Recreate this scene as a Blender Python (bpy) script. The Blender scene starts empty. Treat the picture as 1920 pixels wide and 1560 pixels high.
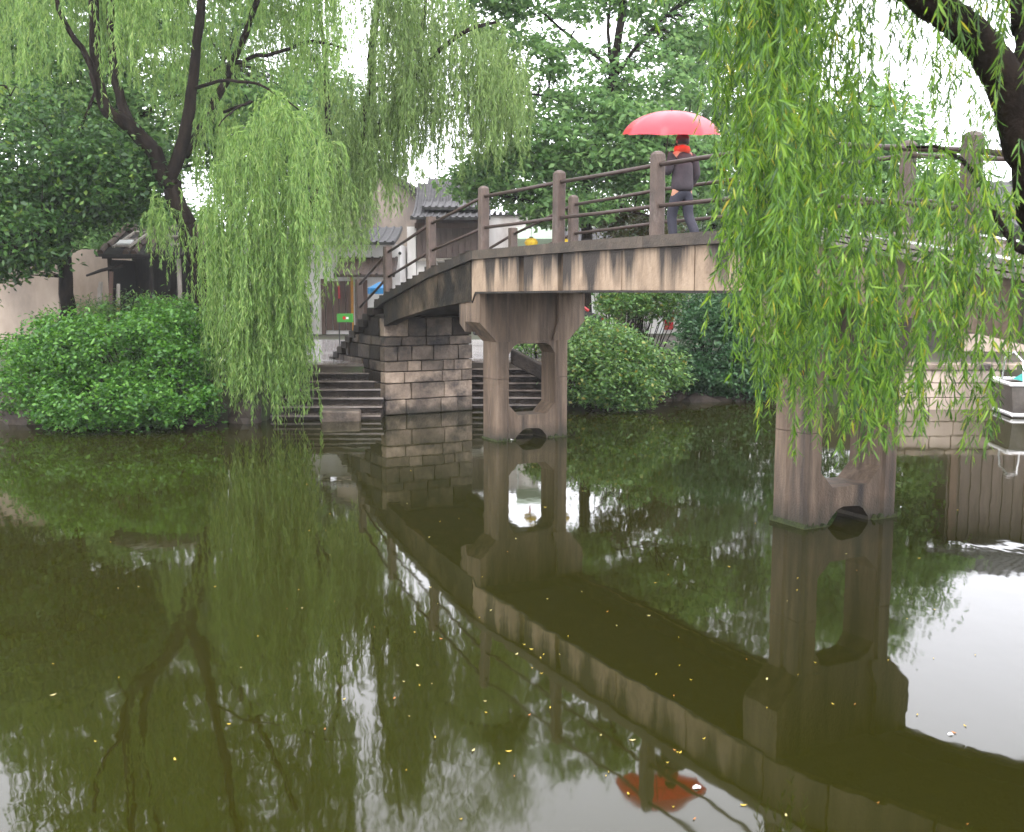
import bpy, bmesh, math, random
import numpy as np
from mathutils import Vector, Matrix
from mathutils.geometry import tessellate_polygon

random.seed(7)
RNG = np.random.default_rng(7)
R = math.radians
SC = bpy.context.scene
COL = SC.collection

# ------------------------------------------------------------------ camera
PITCH, FPX, CAMH = 0.1243, 2024.65, 3.0
cam = bpy.data.cameras.new('camera')
cam.sensor_width = 36.0
cam.lens = 36.0 * FPX / 1920.0
cam.clip_start = 0.1
cam.clip_end = 2000
cam.dof.use_dof = True
cam.dof.focus_distance = 16.0
cam.dof.aperture_fstop = 2.8
camo = bpy.data.objects.new('camera', cam)
COL.objects.link(camo)
camo.location = (0, 0, CAMH)
camo.rotation_euler = (math.pi / 2 - PITCH, 0, 0)
SC.camera = camo

# ------------------------------------------------------------------ sky and light
w = bpy.data.worlds.new('World')
SC.world = w
w.use_nodes = True
nt = w.node_tree
for n in list(nt.nodes):
    nt.nodes.remove(n)
out = nt.nodes.new('ShaderNodeOutputWorld')
bg = nt.nodes.new('ShaderNodeBackground')
sky = nt.nodes.new('ShaderNodeTexSky')
sky.sky_type = 'NISHITA'
sky.sun_disc = False
SUN_EL, SUN_AZ = R(52), R(200)
sky.sun_elevation = SUN_EL
sky.sun_rotation = SUN_AZ
sky.dust_density = 4.0
mx = nt.nodes.new('ShaderNodeMix')
mx.data_type = 'RGBA'
mx.inputs[0].default_value = 0.93            # a closed cloud deck over the clear sky
mx.inputs[7].default_value = (28.1, 28.2, 30.3, 1)
nt.links.new(sky.outputs[0], mx.inputs[6])
nt.links.new(mx.outputs[2], bg.inputs[0])
bg.inputs[1].default_value = 0.10
nt.links.new(bg.outputs[0], out.inputs[0])

sun = bpy.data.lights.new('sun', 'SUN')
sun.energy = 1.0
sun.angle = R(40)
sun.color = (1.0, 0.97, 0.92)
suno = bpy.data.objects.new('sun', sun)
COL.objects.link(suno)
# the light comes from behind the camera, a little from the left, high up
suno.rotation_euler = (R(90) - SUN_EL, 0, R(-20))

SC.view_settings.view_transform = 'Standard'
SC.view_settings.look = 'None'
SC.view_settings.gamma = 1.0
SC.view_settings.exposure = 0.80
SC.view_settings.use_curve_mapping = False
SC.cycles.max_bounces = 8
SC.cycles.diffuse_bounces = 4
SC.cycles.glossy_bounces = 3
SC.cycles.transmission_bounces = 4
SC.cycles.volume_bounces = 1
SC.cycles.transparent_max_bounces = 4
SC.cycles.sample_clamp_indirect = 6.0
SC.cycles.use_adaptive_sampling = True
SC.cycles.adaptive_threshold = 0.02

# ------------------------------------------------------------------ helpers
CP, SP = math.cos(PITCH), math.sin(PITCH)


def P(px, py, Y):
    """World point at depth Y that was measured at photograph pixel (px, py)."""
    a = (px - 960) / FPX
    b = (py - 780) / FPX
    v = Vector((a, CP - b * SP, -SP - b * CP))
    k = Y / v.y
    return Vector((0, 0, CAMH)) + v * k


def pv(px, py, Y):
    return np.array(P(px, py, Y))


def link(name, me, mat=None, parent=None):
    o = bpy.data.objects.new(name, me)
    COL.objects.link(o)
    if mat is not None and me is not None and len(me.materials) == 0:
        me.materials.append(mat)
    if parent is not None:
        o.parent = parent
    return o


def tag(o, label=None, cat=None, group=None, kind=None):
    if label:
        o['label'] = label
    if cat:
        o['category'] = cat
    if group:
        o['group'] = group
    if kind:
        o['kind'] = kind
    return o


def thing(name, loc, rz, label, cat, group=None):
    o = bpy.data.objects.new(name, None)
    o.empty_display_size = 0.2
    COL.objects.link(o)
    o.location = loc
    o.rotation_euler = (0, 0, rz)
    return tag(o, label, cat, group)


def mesh(name, verts, faces):
    me = bpy.data.meshes.new(name)
    me.from_pydata([tuple(v) for v in verts], [], faces)
    me.update()
    return me


class MB:
    """collects simple solids into one mesh"""

    def __init__(self):
        self.v = []
        self.f = []

    def add(self, vs, fs):
        n = len(self.v)
        self.v += [tuple(v) for v in vs]
        self.f += [tuple(i + n for i in f) for f in fs]

    def hexa(self, c):       # 8 corners: bottom ring 0-3, top ring 4-7
        self.add(c, [(3, 2, 1, 0), (4, 5, 6, 7), (0, 1, 5, 4), (1, 2, 6, 5), (2, 3, 7, 6), (3, 0, 4, 7)])

    def box(self, x0, x1, y0, y1, z0, z1, j=0.0):
        c = [(x0, y0, z0), (x1, y0, z0), (x1, y1, z0), (x0, y1, z0), (x0, y0, z1), (x1, y0, z1), (x1, y1, z1), (x0, y1, z1)]
        if j:
            c = [tuple(q + random.uniform(-j, j) for q in p) for p in c]
        self.hexa(c)
        return self

    def tube(self, pts, rad, n=6, cap=True):
        pts = [Vector(p) for p in pts]
        if not isinstance(rad, (list, tuple)):
            rad = [rad] * len(pts)
        rings = []
        up = Vector((0, 0, 1))
        prev = None
        for i, p in enumerate(pts):
            t = (pts[min(i + 1, len(pts) - 1)] - pts[max(i - 1, 0)])
            if t.length < 1e-9:
                t = Vector((0, 0, 1))
            t.normalize()
            if prev is None:
                a = t.cross(up)
                if a.length < 0.05:
                    a = t.cross(Vector((1, 0, 0)))
            else:
                a = prev - t * prev.dot(t)
            a.normalize()
            prev = a
            b = t.cross(a)
            rings.append([p + a * (rad[i] * math.cos(2 * math.pi * k / n)) + b * (rad[i] * math.sin(2 * math.pi * k / n)) for k in range(n)])
        vs = [q for r_ in rings for q in r_]
        fs = []
        for i in range(len(pts) - 1):
            for k in range(n):
                k2 = (k + 1) % n
                fs.append((i * n + k, i * n + k2, (i + 1) * n + k2, (i + 1) * n + k))
        if cap:
            fs.append(tuple(reversed(range(n))))
            fs.append(tuple(range((len(pts) - 1) * n, len(pts) * n)))
        self.add(vs, fs)
        return self

    def lathe(self, prof, c=(0, 0, 0), n=16):
        vs, fs = [], []
        for (r_, z) in prof:
            for k in range(n):
                a = 2 * math.pi * k / n
                vs.append((c[0] + r_ * math.cos(a), c[1] + r_ * math.sin(a), c[2] + z))
        for i in range(len(prof) - 1):
            for k in range(n):
                k2 = (k + 1) % n
                fs.append((i * n + k, i * n + k2, (i + 1) * n + k2, (i + 1) * n + k))
        self.add(vs, fs)
        return self

    def prism(self, loops, a0, a1, f):
        """polygon with holes (2-D loops) extruded from a0 to a1; f(a, p, q) gives the 3-D point"""
        flat = [q for lp in loops for q in lp]
        tris = tessellate_polygon([[Vector((x, y, 0)) for x, y in lp] for lp in loops])
        n = len(flat)
        vs = [f(a0, x, y) for x, y in flat] + [f(a1, x, y) for x, y in flat]
        fs = [tuple(t) for t in tris] + [tuple(i + n for i in reversed(t)) for t in tris]
        s = 0
        for lp in loops:
            m = len(lp)
            for i in range(m):
                j = (i + 1) % m
                fs.append((s + i, s + j, s + j + n, s + i + n))
            s += m
        self.add(vs, fs)
        return self

    def mesh(self, name, smooth=False, recalc=True):
        me = mesh(name, self.v, self.f)
        if recalc:
            bm = bmesh.new()
            bm.from_mesh(me)
            bmesh.ops.recalc_face_normals(bm, faces=bm.faces)
            bm.to_mesh(me)
            bm.free()
        if smooth:
            me.polygons.foreach_set('use_smooth', [True] * len(me.polygons))
        return me

    def build(self, name, mat, parent=None, smooth=False, bevel=0.0):
        me = self.mesh(name, smooth)
        if bevel:
            bm = bmesh.new()
            bm.from_mesh(me)
            es = [e for e in bm.edges if len(e.link_faces) == 2 and e.calc_face_angle(0) > 0.5]
            bmesh.ops.bevel(bm, geom=es, offset=bevel, segments=1, affect='EDGES', clamp_overlap=True)
            bm.to_mesh(me)
            bm.free()
        return link(name, me, mat, parent)


# ------------------------------------------------------------------ materials
def nodes_of(m):
    m.use_nodes = True
    t = m.node_tree
    return t, t.nodes['Principled BSDF']


def surf(name, cols, scale=4.0, stretch=(1, 1, 1), rough=(0.6, 0.9), bump=0.3, bscale=30.0, detail=6.0,
         rand=0.0, dirt=None, dscale=0.6, dpos=(0.45, 0.62), spec=0.4, metallic=0.0, runoff=None, rstretch=None, tide=None):
    """noise-coloured surface in object space; rand = brightness change per object; dirt = second colour in large stains"""
    if name not in ('white_plaster', 'wet_paving', 'white_paint', 'old_plaster'):
        cols = [(c[0] * .84, c[1] * .78, c[2] * .68) for c in cols]
    m = bpy.data.materials.new(name)
    t, b = nodes_of(m)
    N, L = t.nodes, t.links
    tc = N.new('ShaderNodeTexCoord')
    mp = N.new('ShaderNodeMapping')
    mp.inputs['Scale'].default_value = stretch
    L.new(tc.outputs['Object'], mp.inputs[0])
    no = N.new('ShaderNodeTexNoise')
    no.inputs['Scale'].default_value = scale
    no.inputs['Detail'].default_value = detail
    no.inputs['Roughness'].default_value = 0.65
    L.new(mp.outputs[0], no.inputs['Vector'])
    cr = N.new('ShaderNodeValToRGB')
    el = cr.color_ramp.elements
    k = len(cols)
    lo, hi = 0.30, 0.70
    el[0].position, el[0].color = lo, (*cols[0], 1)
    el[1].position, el[1].color = hi, (*cols[-1], 1)
    for i in range(1, k - 1):
        e = el.new(lo + (hi - lo) * i / (k - 1))
        e.color = (*cols[i], 1)
    L.new(no.outputs[0], cr.inputs[0])
    colour = cr.outputs[0]
    if dirt is not None:
        n2 = N.new('ShaderNodeTexNoise')
        n2.inputs['Scale'].default_value = dscale
        n2.inputs['Detail'].default_value = 8
        n2.inputs['Roughness'].default_value = 0.6
        mp2 = N.new('ShaderNodeMapping')
        mp2.inputs['Location'].default_value = (3.1, 7.7, 1.3)
        mp2.inputs['Scale'].default_value = rstretch or stretch
        L.new(tc.outputs['Object'], mp2.inputs[0])
        L.new(mp2.outputs[0], n2.inputs['Vector'])
        r2 = N.new('ShaderNodeMapRange')
        r2.inputs[1].default_value, r2.inputs[2].default_value = dpos
        if runoff:          # water stains run down from the top edge and thin out below
            sx = N.new('ShaderNodeSeparateXYZ')
            L.new(tc.outputs['Object'], sx.inputs[0])
            rz = N.new('ShaderNodeMapRange')
            for q_ in range(4):
                rz.inputs[1 + q_].default_value = runoff[q_]
            L.new(sx.outputs[2], rz.inputs[0])
            ad = N.new('ShaderNodeMath')
            L.new(n2.outputs[0], ad.inputs[0])
            L.new(rz.outputs[0], ad.inputs[1])
            L.new(ad.outputs[0], r2.inputs[0])
        else:
            L.new(n2.outputs[0], r2.inputs[0])
        mm = N.new('ShaderNodeMix')
        mm.data_type = 'RGBA'
        L.new(r2.outputs[0], mm.inputs[0])
        L.new(colour, mm.inputs[6])
        mm.inputs[7].default_value = (*dirt, 1)
        colour = mm.outputs[2]
    if rand:
        oi = N.new('ShaderNodeObjectInfo')
        mr = N.new('ShaderNodeMapRange')
        mr.inputs[3].default_value, mr.inputs[4].default_value = 1 - rand, 1 + rand
        L.new(oi.outputs['Random'], mr.inputs[0])
        hs = N.new('ShaderNodeHueSaturation')
        L.new(mr.outputs[0], hs.inputs['Value'])
        L.new(colour, hs.inputs['Color'])
        colour = hs.outputs[0]
    if tide:            # dark damp growth left by the changing water level
        sz = N.new('ShaderNodeSeparateXYZ')
        L.new(tc.outputs['Object'], sz.inputs[0])
        tn = N.new('ShaderNodeTexNoise')
        tn.inputs['Scale'].default_value = 5.0
        tn.inputs['Detail'].default_value = 6
        L.new(tc.outputs['Object'], tn.inputs['Vector'])
        ma = N.new('ShaderNodeMath')
        ma.operation = 'MULTIPLY_ADD'
        ma.inputs[1].default_value = -.32
        L.new(tn.outputs[0], ma.inputs[0])
        L.new(sz.outputs[2], ma.inputs[2])
        tr = N.new('ShaderNodeMapRange')
        tr.inputs[1].default_value, tr.inputs[2].default_value = tide
        tr.inputs[3].default_value, tr.inputs[4].default_value = .85, 0
        L.new(ma.outputs[0], tr.inputs[0])
        tm_ = N.new('ShaderNodeMix')
        tm_.data_type = 'RGBA'
        L.new(tr.outputs[0], tm_.inputs[0])
        L.new(colour, tm_.inputs[6])
        tm_.inputs[7].default_value = (.020, .018, .010, 1)
        colour = tm_.outputs[2]
    L.new(colour, b.inputs['Base Color'])
    rr = N.new('ShaderNodeMapRange')
    rr.inputs[3].default_value, rr.inputs[4].default_value = rough
    L.new(no.outputs[0], rr.inputs[0])
    L.new(rr.outputs[0], b.inputs['Roughness'])
    b.inputs['Specular IOR Level'].default_value = spec
    b.inputs['Metallic'].default_value = metallic
    if bump:
        nb = N.new('ShaderNodeTexNoise')
        nb.inputs['Scale'].default_value = bscale
        nb.inputs['Detail'].default_value = 5
        L.new(tc.outputs['Object'], nb.inputs['Vector'])
        bp = N.new('ShaderNodeBump')
        bp.inputs['Strength'].default_value = bump
        bp.inputs['Distance'].default_value = 0.02
        L.new(nb.outputs[0], bp.inputs['Height'])
        L.new(bp.outputs[0], b.inputs['Normal'])
    return m


def leafmat(name, cols, trans=0.35, rough=0.45, spec=0.35):
    cols = [(p_, tuple(x * .8 for x in c)) for p_, c in cols]
    m = bpy.data.materials.new(name)
    t, b = nodes_of(m)
    N, L = t.nodes, t.links
    ge = N.new('ShaderNodeNewGeometry')
    cr = N.new('ShaderNodeValToRGB')
    el = cr.color_ramp.elements
    el[0].position, el[0].color = 0.0, (*cols[0][1], 1)
    el[1].position, el[1].color = 1.0, (*cols[-1][1], 1)
    for pos, c in cols[1:-1]:
        e = el.new(pos)
        e.color = (*c, 1)
    L.new(ge.outputs['Random Per Island'], cr.inputs[0])
    L.new(cr.outputs[0], b.inputs['Base Color'])
    b.inputs['Roughness'].default_value = rough
    b.inputs['Specular IOR Level'].default_value = spec
    tr = N.new('ShaderNodeBsdfTranslucent')
    hs = N.new('ShaderNodeHueSaturation')
    hs.inputs['Value'].default_value = 1.5
    hs.inputs['Hue'].default_value = 0.485
    L.new(cr.outputs[0], hs.inputs['Color'])
    L.new(hs.outputs[0], tr.inputs[0])
    ms = N.new('ShaderNodeMixShader')
    ms.inputs[0].default_value = trans
    L.new(b.outputs[0], ms.inputs[1])
    L.new(tr.outputs[0], ms.inputs[2])
    L.new(ms.outputs[0], t.nodes['Material Output'].inputs[0])
    return m


def plain(name, c, rough=0.5, spec=0.4, **k):
    return surf(name, [tuple(x * 0.85 for x in c), tuple(min(1, x * 1.12) for x in c)], rough=(rough * 0.85, min(1, rough * 1.15)), bump=0.1, spec=spec, **k)


M = {}
M['concrete'] = surf('weathered_concrete', [(.050, .037, .028), (.135, .101, .077), (.235, .185, .148)], scale=1.8, stretch=(2.6, 2.6, .28),
                     rough=(.55, .85), bump=.5, bscale=38, dirt=(.022, .017, .014), dscale=1.0, dpos=(.50, .68), rand=.05, tide=(-.13, .16))
M['fascia'] = surf('streaked_concrete', [(.17, .128, .098), (.32, .25, .19), (.42, .34, .27)], scale=2.0, stretch=(1.8, 1.8, .8),
                   rough=(.55, .85), bump=.4, bscale=30, dirt=(.030, .023, .018), dscale=1.0, dpos=(.48, .63), rand=.06, runoff=(2.9, 3.45, -.05, .13), rstretch=(2.4, 2.4, .16))
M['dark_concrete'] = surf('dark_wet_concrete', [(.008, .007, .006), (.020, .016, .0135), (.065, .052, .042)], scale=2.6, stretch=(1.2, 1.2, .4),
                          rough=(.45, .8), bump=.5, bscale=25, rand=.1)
M['ramp'] = surf('mottled_ramp_concrete', [(.010, .0085, .0068), (.030, .025, .019), (.075, .060, .046), (.17, .135, .105)], scale=1.7, stretch=(1, 1, .6),
                 rough=(.45, .8), bump=.5, bscale=25, rand=.15, spec=.2, dirt=(.010, .009, .007), dscale=1.3, dpos=(.46, .62))
M['stained_stone'] = surf('stained_stone', [(.045, .037, .031), (.115, .094, .080), (.20, .166, .144)], scale=3.0, rough=(.45, .8), bump=.8, bscale=22,
                          dirt=(.016, .013, .011), dscale=1.5, dpos=(.50, .64), rand=.3)
M['kerb'] = surf('kerb_concrete', [(.025, .020, .016), (.058, .047, .038), (.10, .082, .066)], scale=3.5, rough=(.4, .75), bump=.5, bscale=30, rand=.1)
M['post'] = surf('post_concrete', [(.040, .029, .025), (.082, .061, .053), (.13, .10, .087)], scale=5, stretch=(1, 1, .5), rough=(.45, .75), bump=.4, bscale=40,
                 dirt=(.20, .165, .145), dscale=2.2, dpos=(.60, .78), rand=.1)
M['rail'] = surf('painted_iron', [(.040, .028, .026), (.070, .050, .046)], scale=9, rough=(.4, .6), bump=.15, spec=.3)
M['stone'] = surf('abutment_stone', [(.12, .096, .080), (.255, .208, .175), (.40, .335, .29)], scale=3.2, rough=(.5, .85), bump=.8, bscale=22,
                  dirt=(.05, .04, .034), dscale=1.6, dpos=(.50, .66), rand=.32, tide=(-.13, .08))
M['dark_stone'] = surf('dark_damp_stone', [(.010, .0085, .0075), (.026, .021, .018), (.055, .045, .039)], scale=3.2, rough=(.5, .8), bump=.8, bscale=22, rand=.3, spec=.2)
M['step'] = surf('wet_step_stone', [(.09, .076, .068), (.16, .138, .128), (.23, .20, .19)], scale=3, rough=(.08, .26), bump=.2, bscale=18, rand=.12, spec=.55)
M['paving'] = surf('wet_paving', [(.26, .24, .235), (.36, .335, .33), (.44, .415, .41)], scale=1.3, rough=(.06, .25), bump=.06, bscale=8, spec=.55)
M['ground'] = surf('earth_and_paving', [(.030, .025, .020), (.058, .049, .039), (.10, .086, .07)], scale=.8, rough=(.5, .9), bump=.4, bscale=9,
                   dirt=(.05, .075, .025), dscale=.5)
M['bankwall'] = surf('bank_stone', [(.022, .018, .015), (.052, .042, .036), (.10, .083, .072)], scale=2.4, rough=(.5, .85), bump=.9, bscale=9, rand=.25)
M['moss'] = surf('moss', [(.010, .018, .004), (.030, .045, .010), (.055, .07, .02)], scale=14, rough=(.8, 1), bump=.9, bscale=60)
M['plaster'] = surf('white_plaster', [(.64, .60, .575), (.76, .72, .70), (.82, .79, .77)], scale=1.1, rough=(.7, .95), bump=.15, bscale=20,
                    dirt=(.40, .35, .32), dscale=.8, dpos=(.52, .75), stretch=(1, 1, .5))
M['old_plaster'] = surf('stained_plaster', [(.27, .225, .20), (.42, .36, .33), (.52, .455, .42)], scale=1.0, rough=(.7, .95), bump=.2, bscale=18,
                        dirt=(.20, .165, .14), dscale=.9, dpos=(.48, .72), stretch=(1, 1, .45))
M['grey_plaster'] = surf('grey_gable_plaster', [(.20, .175, .165), (.33, .295, .28), (.44, .40, .385)], scale=.9, rough=(.7, .95), bump=.2, dirt=(.13, .11, .10), dscale=.7, stretch=(1, 1, .4))
M['tile'] = surf('slate_tile', [(.026, .026, .030), (.050, .051, .058), (.092, .093, .105)], scale=6, rough=(.6, .85), bump=.4, bscale=14, rand=.2)
M['brown_tile'] = surf('old_brown_tile', [(.03, .021, .018), (.07, .047, .038), (.12, .085, .07)], scale=6, rough=(.5, .8), bump=.5, bscale=14, rand=.3)
M['wood'] = surf('brown_wood', [(.075, .046, .040), (.125, .078, .066), (.17, .11, .095)], scale=3, stretch=(6, 6, .5), rough=(.45, .7), bump=.25, bscale=20, rand=.12)
M['purple_wood'] = surf('purple_brown_wood', [(.085, .062, .064), (.13, .098, .10), (.18, .14, .14)], scale=2.5, stretch=(5, 5, .6), rough=(.5, .75), bump=.2, rand=.1)
M['black_wood'] = surf('blackened_wood', [(.008, .007, .007), (.018, .015, .014), (.035, .028, .025)], scale=4, stretch=(4, 4, .6), rough=(.6, .9), bump=.3, rand=.2)
M['pale_wood'] = surf('weathered_pale_wood', [(.20, .185, .18), (.32, .305, .30), (.44, .42, .42)], scale=5, stretch=(4, 4, .6), rough=(.6, .85), bump=.3, rand=.15)
M['orange'] = plain('orange_paint', (.58, .27, .04))
M['green'] = plain('green_plastic', (.05, .32, .035), rough=.4)
M['lime'] = plain('lime_paint', (.36, .48, .03))
M['blue'] = plain('blue_canvas', (.01, .20, .52), rough=.6)
M['red'] = plain('red_paint', (.52, .018, .02), rough=.25, spec=.6)
M['white'] = plain('white_paint', (.78, .77, .76), rough=.5)
M['teal'] = plain('teal_canvas', (.04, .36, .36), rough=.6)
M['rubber'] = plain('black_rubber', (.012, .012, .013), rough=.7)
M['glass'] = plain('dark_glass', (.015, .018, .02), rough=.06, spec=.6)
M['hull'] = surf('grey_hull', [(.05, .046, .045), (.10, .093, .09), (.17, .16, .155)], scale=2, rough=(.4, .7), bump=.3, stretch=(.6, 1, 1))
M['iron'] = plain('dark_iron', (.03, .03, .032), rough=.5)
M['lantern'] = plain('yellow_paper', (.78, .56, .05), rough=.6)
M['awning'] = plain('pale_green_canvas', (.42, .56, .47), rough=.7)
M['terracotta'] = plain('terracotta', (.30, .07, .04), rough=.7)
M['brolly'] = None
M['bark'] = surf('willow_bark', [(.006, .005, .0042), (.014, .0105, .009), (.032, .025, .020)], scale=7, stretch=(1, 1, .25), rough=(.8, 1), bump=1.0, bscale=26, spec=.08)
M['twig'] = surf('green_twig', [(.07, .075, .02), (.12, .11, .035)], scale=5, rough=(.6, .8), bump=0)
M['skin'] = plain('skin', (.45, .24, .17), rough=.5)
M['jacket'] = surf('dark_jacket', [(.030, .026, .036), (.055, .048, .062)], scale=8, rough=(.7, .9), bump=.2)
M['trousers'] = surf('navy_trousers', [(.018, .020, .036), (.034, .036, .058)], scale=8, rough=(.75, .9), bump=.2)
M['hair'] = plain('black_hair', (.012, .010, .010), rough=.5)
M['scarf'] = plain('red_scarf', (.55, .06, .03), rough=.8)

M['willow_near'] = leafmat('near_willow_leaf', [(0, (.022, .075, .010)), (.25, (.058, .155, .014)), (.6, (.135, .29, .022)), (.96, (.255, .42, .034)), (.992, (.45, .42, .03)), (1, (.5, .36, .03))], trans=.45, spec=.5)
M['willow'] = leafmat('willow_leaf', [(0, (.085, .175, .038)), (.4, (.18, .325, .072)), (.8, (.275, .43, .11)), (1, (.36, .47, .15))], trans=.48)
M['willow_mid'] = leafmat('willow_leaf_b', [(0, (.115, .20, .055)), (.5, (.225, .36, .10)), (1, (.35, .47, .16))], trans=.48)
M['dark_leaf'] = leafmat('dark_leaf', [(0, (.020, .062, .014)), (.5, (.048, .125, .026)), (.95, (.105, .22, .042)), (1, (.19, .27, .035))], trans=.28, spec=.4)
M['mid_leaf'] = leafmat('mid_leaf', [(0, (.07, .16, .05)), (.5, (.15, .30, .09)), (1, (.26, .43, .14))], trans=.48)
M['back_leaf'] = leafmat('back_leaf', [(0, (.06, .125, .05)), (.5, (.115, .21, .08)), (1, (.18, .29, .11))], trans=.42)
M['bush_leaf'] = leafmat('bush_leaf', [(0, (.022, .092, .010)), (.5, (.060, .190, .018)), (1, (.125, .30, .030))], trans=.32, spec=.45)
M['bush_mid'] = leafmat('bush_leaf_b', [(0, (.042, .110, .026)), (.5, (.092, .205, .044)), (.93, (.17, .30, .062)), (1, (.28, .24, .04))], trans=.32, spec=.45)
M['bush_dark'] = leafmat('bush_leaf_c', [(0, (.022, .068, .026)), (.5, (.042, .112, .042)), (1, (.080, .17, .06))], trans=.28)
M['rusty_leaf'] = leafmat('rusty_leaf', [(0, (.10, .075, .03)), (.5, (.13, .12, .04)), (1, (.08, .14, .04))], trans=.3)
M['yellow_leaf'] = leafmat('yellow_plant_leaf', [(0, (.30, .42, .02)), (1, (.45, .52, .03))], trans=.3)
M['fallen_a'] = plain('fallen_leaf_yellow', (.50, .38, .04), rough=.5)
M['fallen_b'] = plain('fallen_leaf_pale', (.50, .45, .22), rough=.5)
M['fallen_c'] = plain('fallen_leaf_orange', (.42, .17, .03), rough=.5)

# umbrella cloth lets light through
m = bpy.data.materials.new('red_umbrella_cloth')
t_, b_ = nodes_of(m)
b_.inputs['Base Color'].default_value = (.62, .06, .085, 1)
b_.inputs['Roughness'].default_value = .32
b_.inputs['Specular IOR Level'].default_value = .6
b_.inputs['Coat Weight'].default_value = .5
b_.inputs['Coat Roughness'].default_value = .22
tr_ = t_.nodes.new('ShaderNodeBsdfTranslucent')
tr_.inputs[0].default_value = (.85, .035, .05, 1)
ms_ = t_.nodes.new('ShaderNodeMixShader')
ms_.inputs[0].default_value = .55
t_.links.new(b_.outputs[0], ms_.inputs[1])
t_.links.new(tr_.outputs[0], ms_.inputs[2])
t_.links.new(ms_.outputs[0], t_.nodes['Material Output'].inputs[0])
M['brolly'] = m

# water: murky olive body, nearly still surface
m = bpy.data.materials.new('murky_water')
t_, b_ = nodes_of(m)
N_, L_ = t_.nodes, t_.links
b_.inputs['Base Color'].default_value = (.0134, .0130, .0010, 1)
b_.inputs['Roughness'].default_value = .035
b_.inputs['IOR'].default_value = 1.333
b_.inputs['Specular IOR Level'].default_value = .5
tc_ = N_.new('ShaderNodeTexCoord')
mp_ = N_.new('ShaderNodeMapping')
mp_.inputs['Scale'].default_value = (1.0, .55, 1)
L_.new(tc_.outputs['Object'], mp_.inputs[0])
n1_ = N_.new('ShaderNodeTexNoise')
n1_.inputs['Scale'].default_value = 1.6
n1_.inputs['Detail'].default_value = 3
L_.new(mp_.outputs[0], n1_.inputs['Vector'])
bp_ = N_.new('ShaderNodeBump')
bp_.inputs['Strength'].default_value = .07
bp_.inputs['Distance'].default_value = .035
L_.new(n1_.outputs[0], bp_.inputs['Height'])
L_.new(bp_.outputs[0], b_.inputs['Normal'])
n2_ = N_.new('ShaderNodeTexNoise')          # patches of surface film
n2_.inputs['Scale'].default_value = .45
n2_.inputs['Detail'].default_value = 5
L_.new(mp_.outputs[0], n2_.inputs['Vector'])
r2_ = N_.new('ShaderNodeMapRange')
r2_.inputs[1].default_value, r2_.inputs[2].default_value = .38, .66
r2_.inputs[3].default_value, r2_.inputs[4].default_value = .022, .050
L_.new(n2_.outputs[0], r2_.inputs[0])
L_.new(r2_.outputs[0], b_.inputs['Roughness'])
M['water'] = m

# ------------------------------------------------------------------ the setting
water = link('water', mesh('water', [(-300, -60, 0), (300, -60, 0), (300, 60, 0), (-300, 60, 0)], [(0, 1, 2, 3)]), M['water'])
tag(water, 'still olive green canal water with reflections', kind='structure')
bed = link('canal_bed', mesh('canal_bed', [(-300, -60, -2), (300, -60, -2), (300, 300, -2), (-300, 300, -2)], [(0, 1, 2, 3)]), M['ground'])
tag(bed, 'muddy canal bed below the water', kind='structure')

TZ = 1.05


def slab(name, loop, z0, z1, mat, label, kind='structure'):
    mb = MB()
    mb.prism([loop], z0, z1, lambda a, x, y: (x, y, a))
    return tag(mb.build(name, mat), label, kind=kind)


bank = [(-200, 27), (-30, 25), (-16, 24), (-12, 23.4), (-9.2, 22.7), (-7.0, 22.8), (-5.32, 23.2), (-5.32, 25.30), (-3.0, 25.30), (-1.0, 26.42), (1.0, 26.42), (1.1, 25.9),
        (2.8, 26.6), (4.5, 27.4), (6.6, 27.5), (8.3, 25.3), (11.0, 25.35), (20, 23.6), (60, 18), (200, 6), (200, 250), (-200, 250)]
slab('far_bank_ground', bank, -2.2, TZ, M['ground'], 'earth and stone bank on the far side of the canal')
plaza = [(-5.2, 25.34), (-3.05, 25.34), (-1.0, 26.46), (.95, 26.46), (1.2, 28.5), (-.5, 36.2), (-9.5, 36.2), (-7.5, 27)]
slab('wet_plaza', plaza, TZ - .3, TZ + .004, M['paving'], 'wet pale stone paving in front of the houses')
slab('near_bank_ground', [(-40, -50), (60, -50), (60, 4.9), (12, 5.0), (4.2, 5.0), (3.6, 4.2), (2.6, 2.6), (-40, 2.4)], -2.2, .9, M['ground'], 'grassy bank on the near side of the canal')
hp = [(x, 120 + 25 * math.sin(x * .021), 0) for x in range(-240, 260, 20)]
hv, hf = [], []
for i, (x, y, _) in enumerate(hp):
    h = 6 + 3.5 * math.sin(x * .017 + 1) + 2 * math.sin(x * .05)
    hv += [(x, y, 0.5), (x, y + 25, h), (x, y + 60, h + 3)]
for i in range(len(hp) - 1):
    for k in range(2):
        hf.append((i * 3 + k, (i + 1) * 3 + k, (i + 1) * 3 + k + 1, i * 3 + k + 1))
me = mesh('far_hills', hv, hf)
tag(link('far_hills', me, surf('distant_woods', [(.02, .045, .02), (.05, .085, .035), (.08, .12, .05)], scale=.35, bump=1, bscale=.6)), 'low wooded rise far behind the town', kind='structure')

# ------------------------------------------------------------------ the footbridge
OX, OY, TH = -.4241, 20.3386, 1.0817
BL, BW, BT, OV = 8.173, 1.549, .60, .381
CU, SU = math.cos(TH), math.sin(TH)


def B(u, v, z):
    return Vector((OX + CU * u + SU * v, OY - SU * u + CU * v, z))


PROF = [(-8.18, 1.05), (-5.08, 2.48), (-4.31, 2.70), (-1.93, 3.22), (.16, 3.555), (4.1, 3.615), (8.35, 3.637), (9.14, 3.57), (10.2, 3.39), (11.56, 3.18), (14, 2.76), (18, 2.1)]


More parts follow.
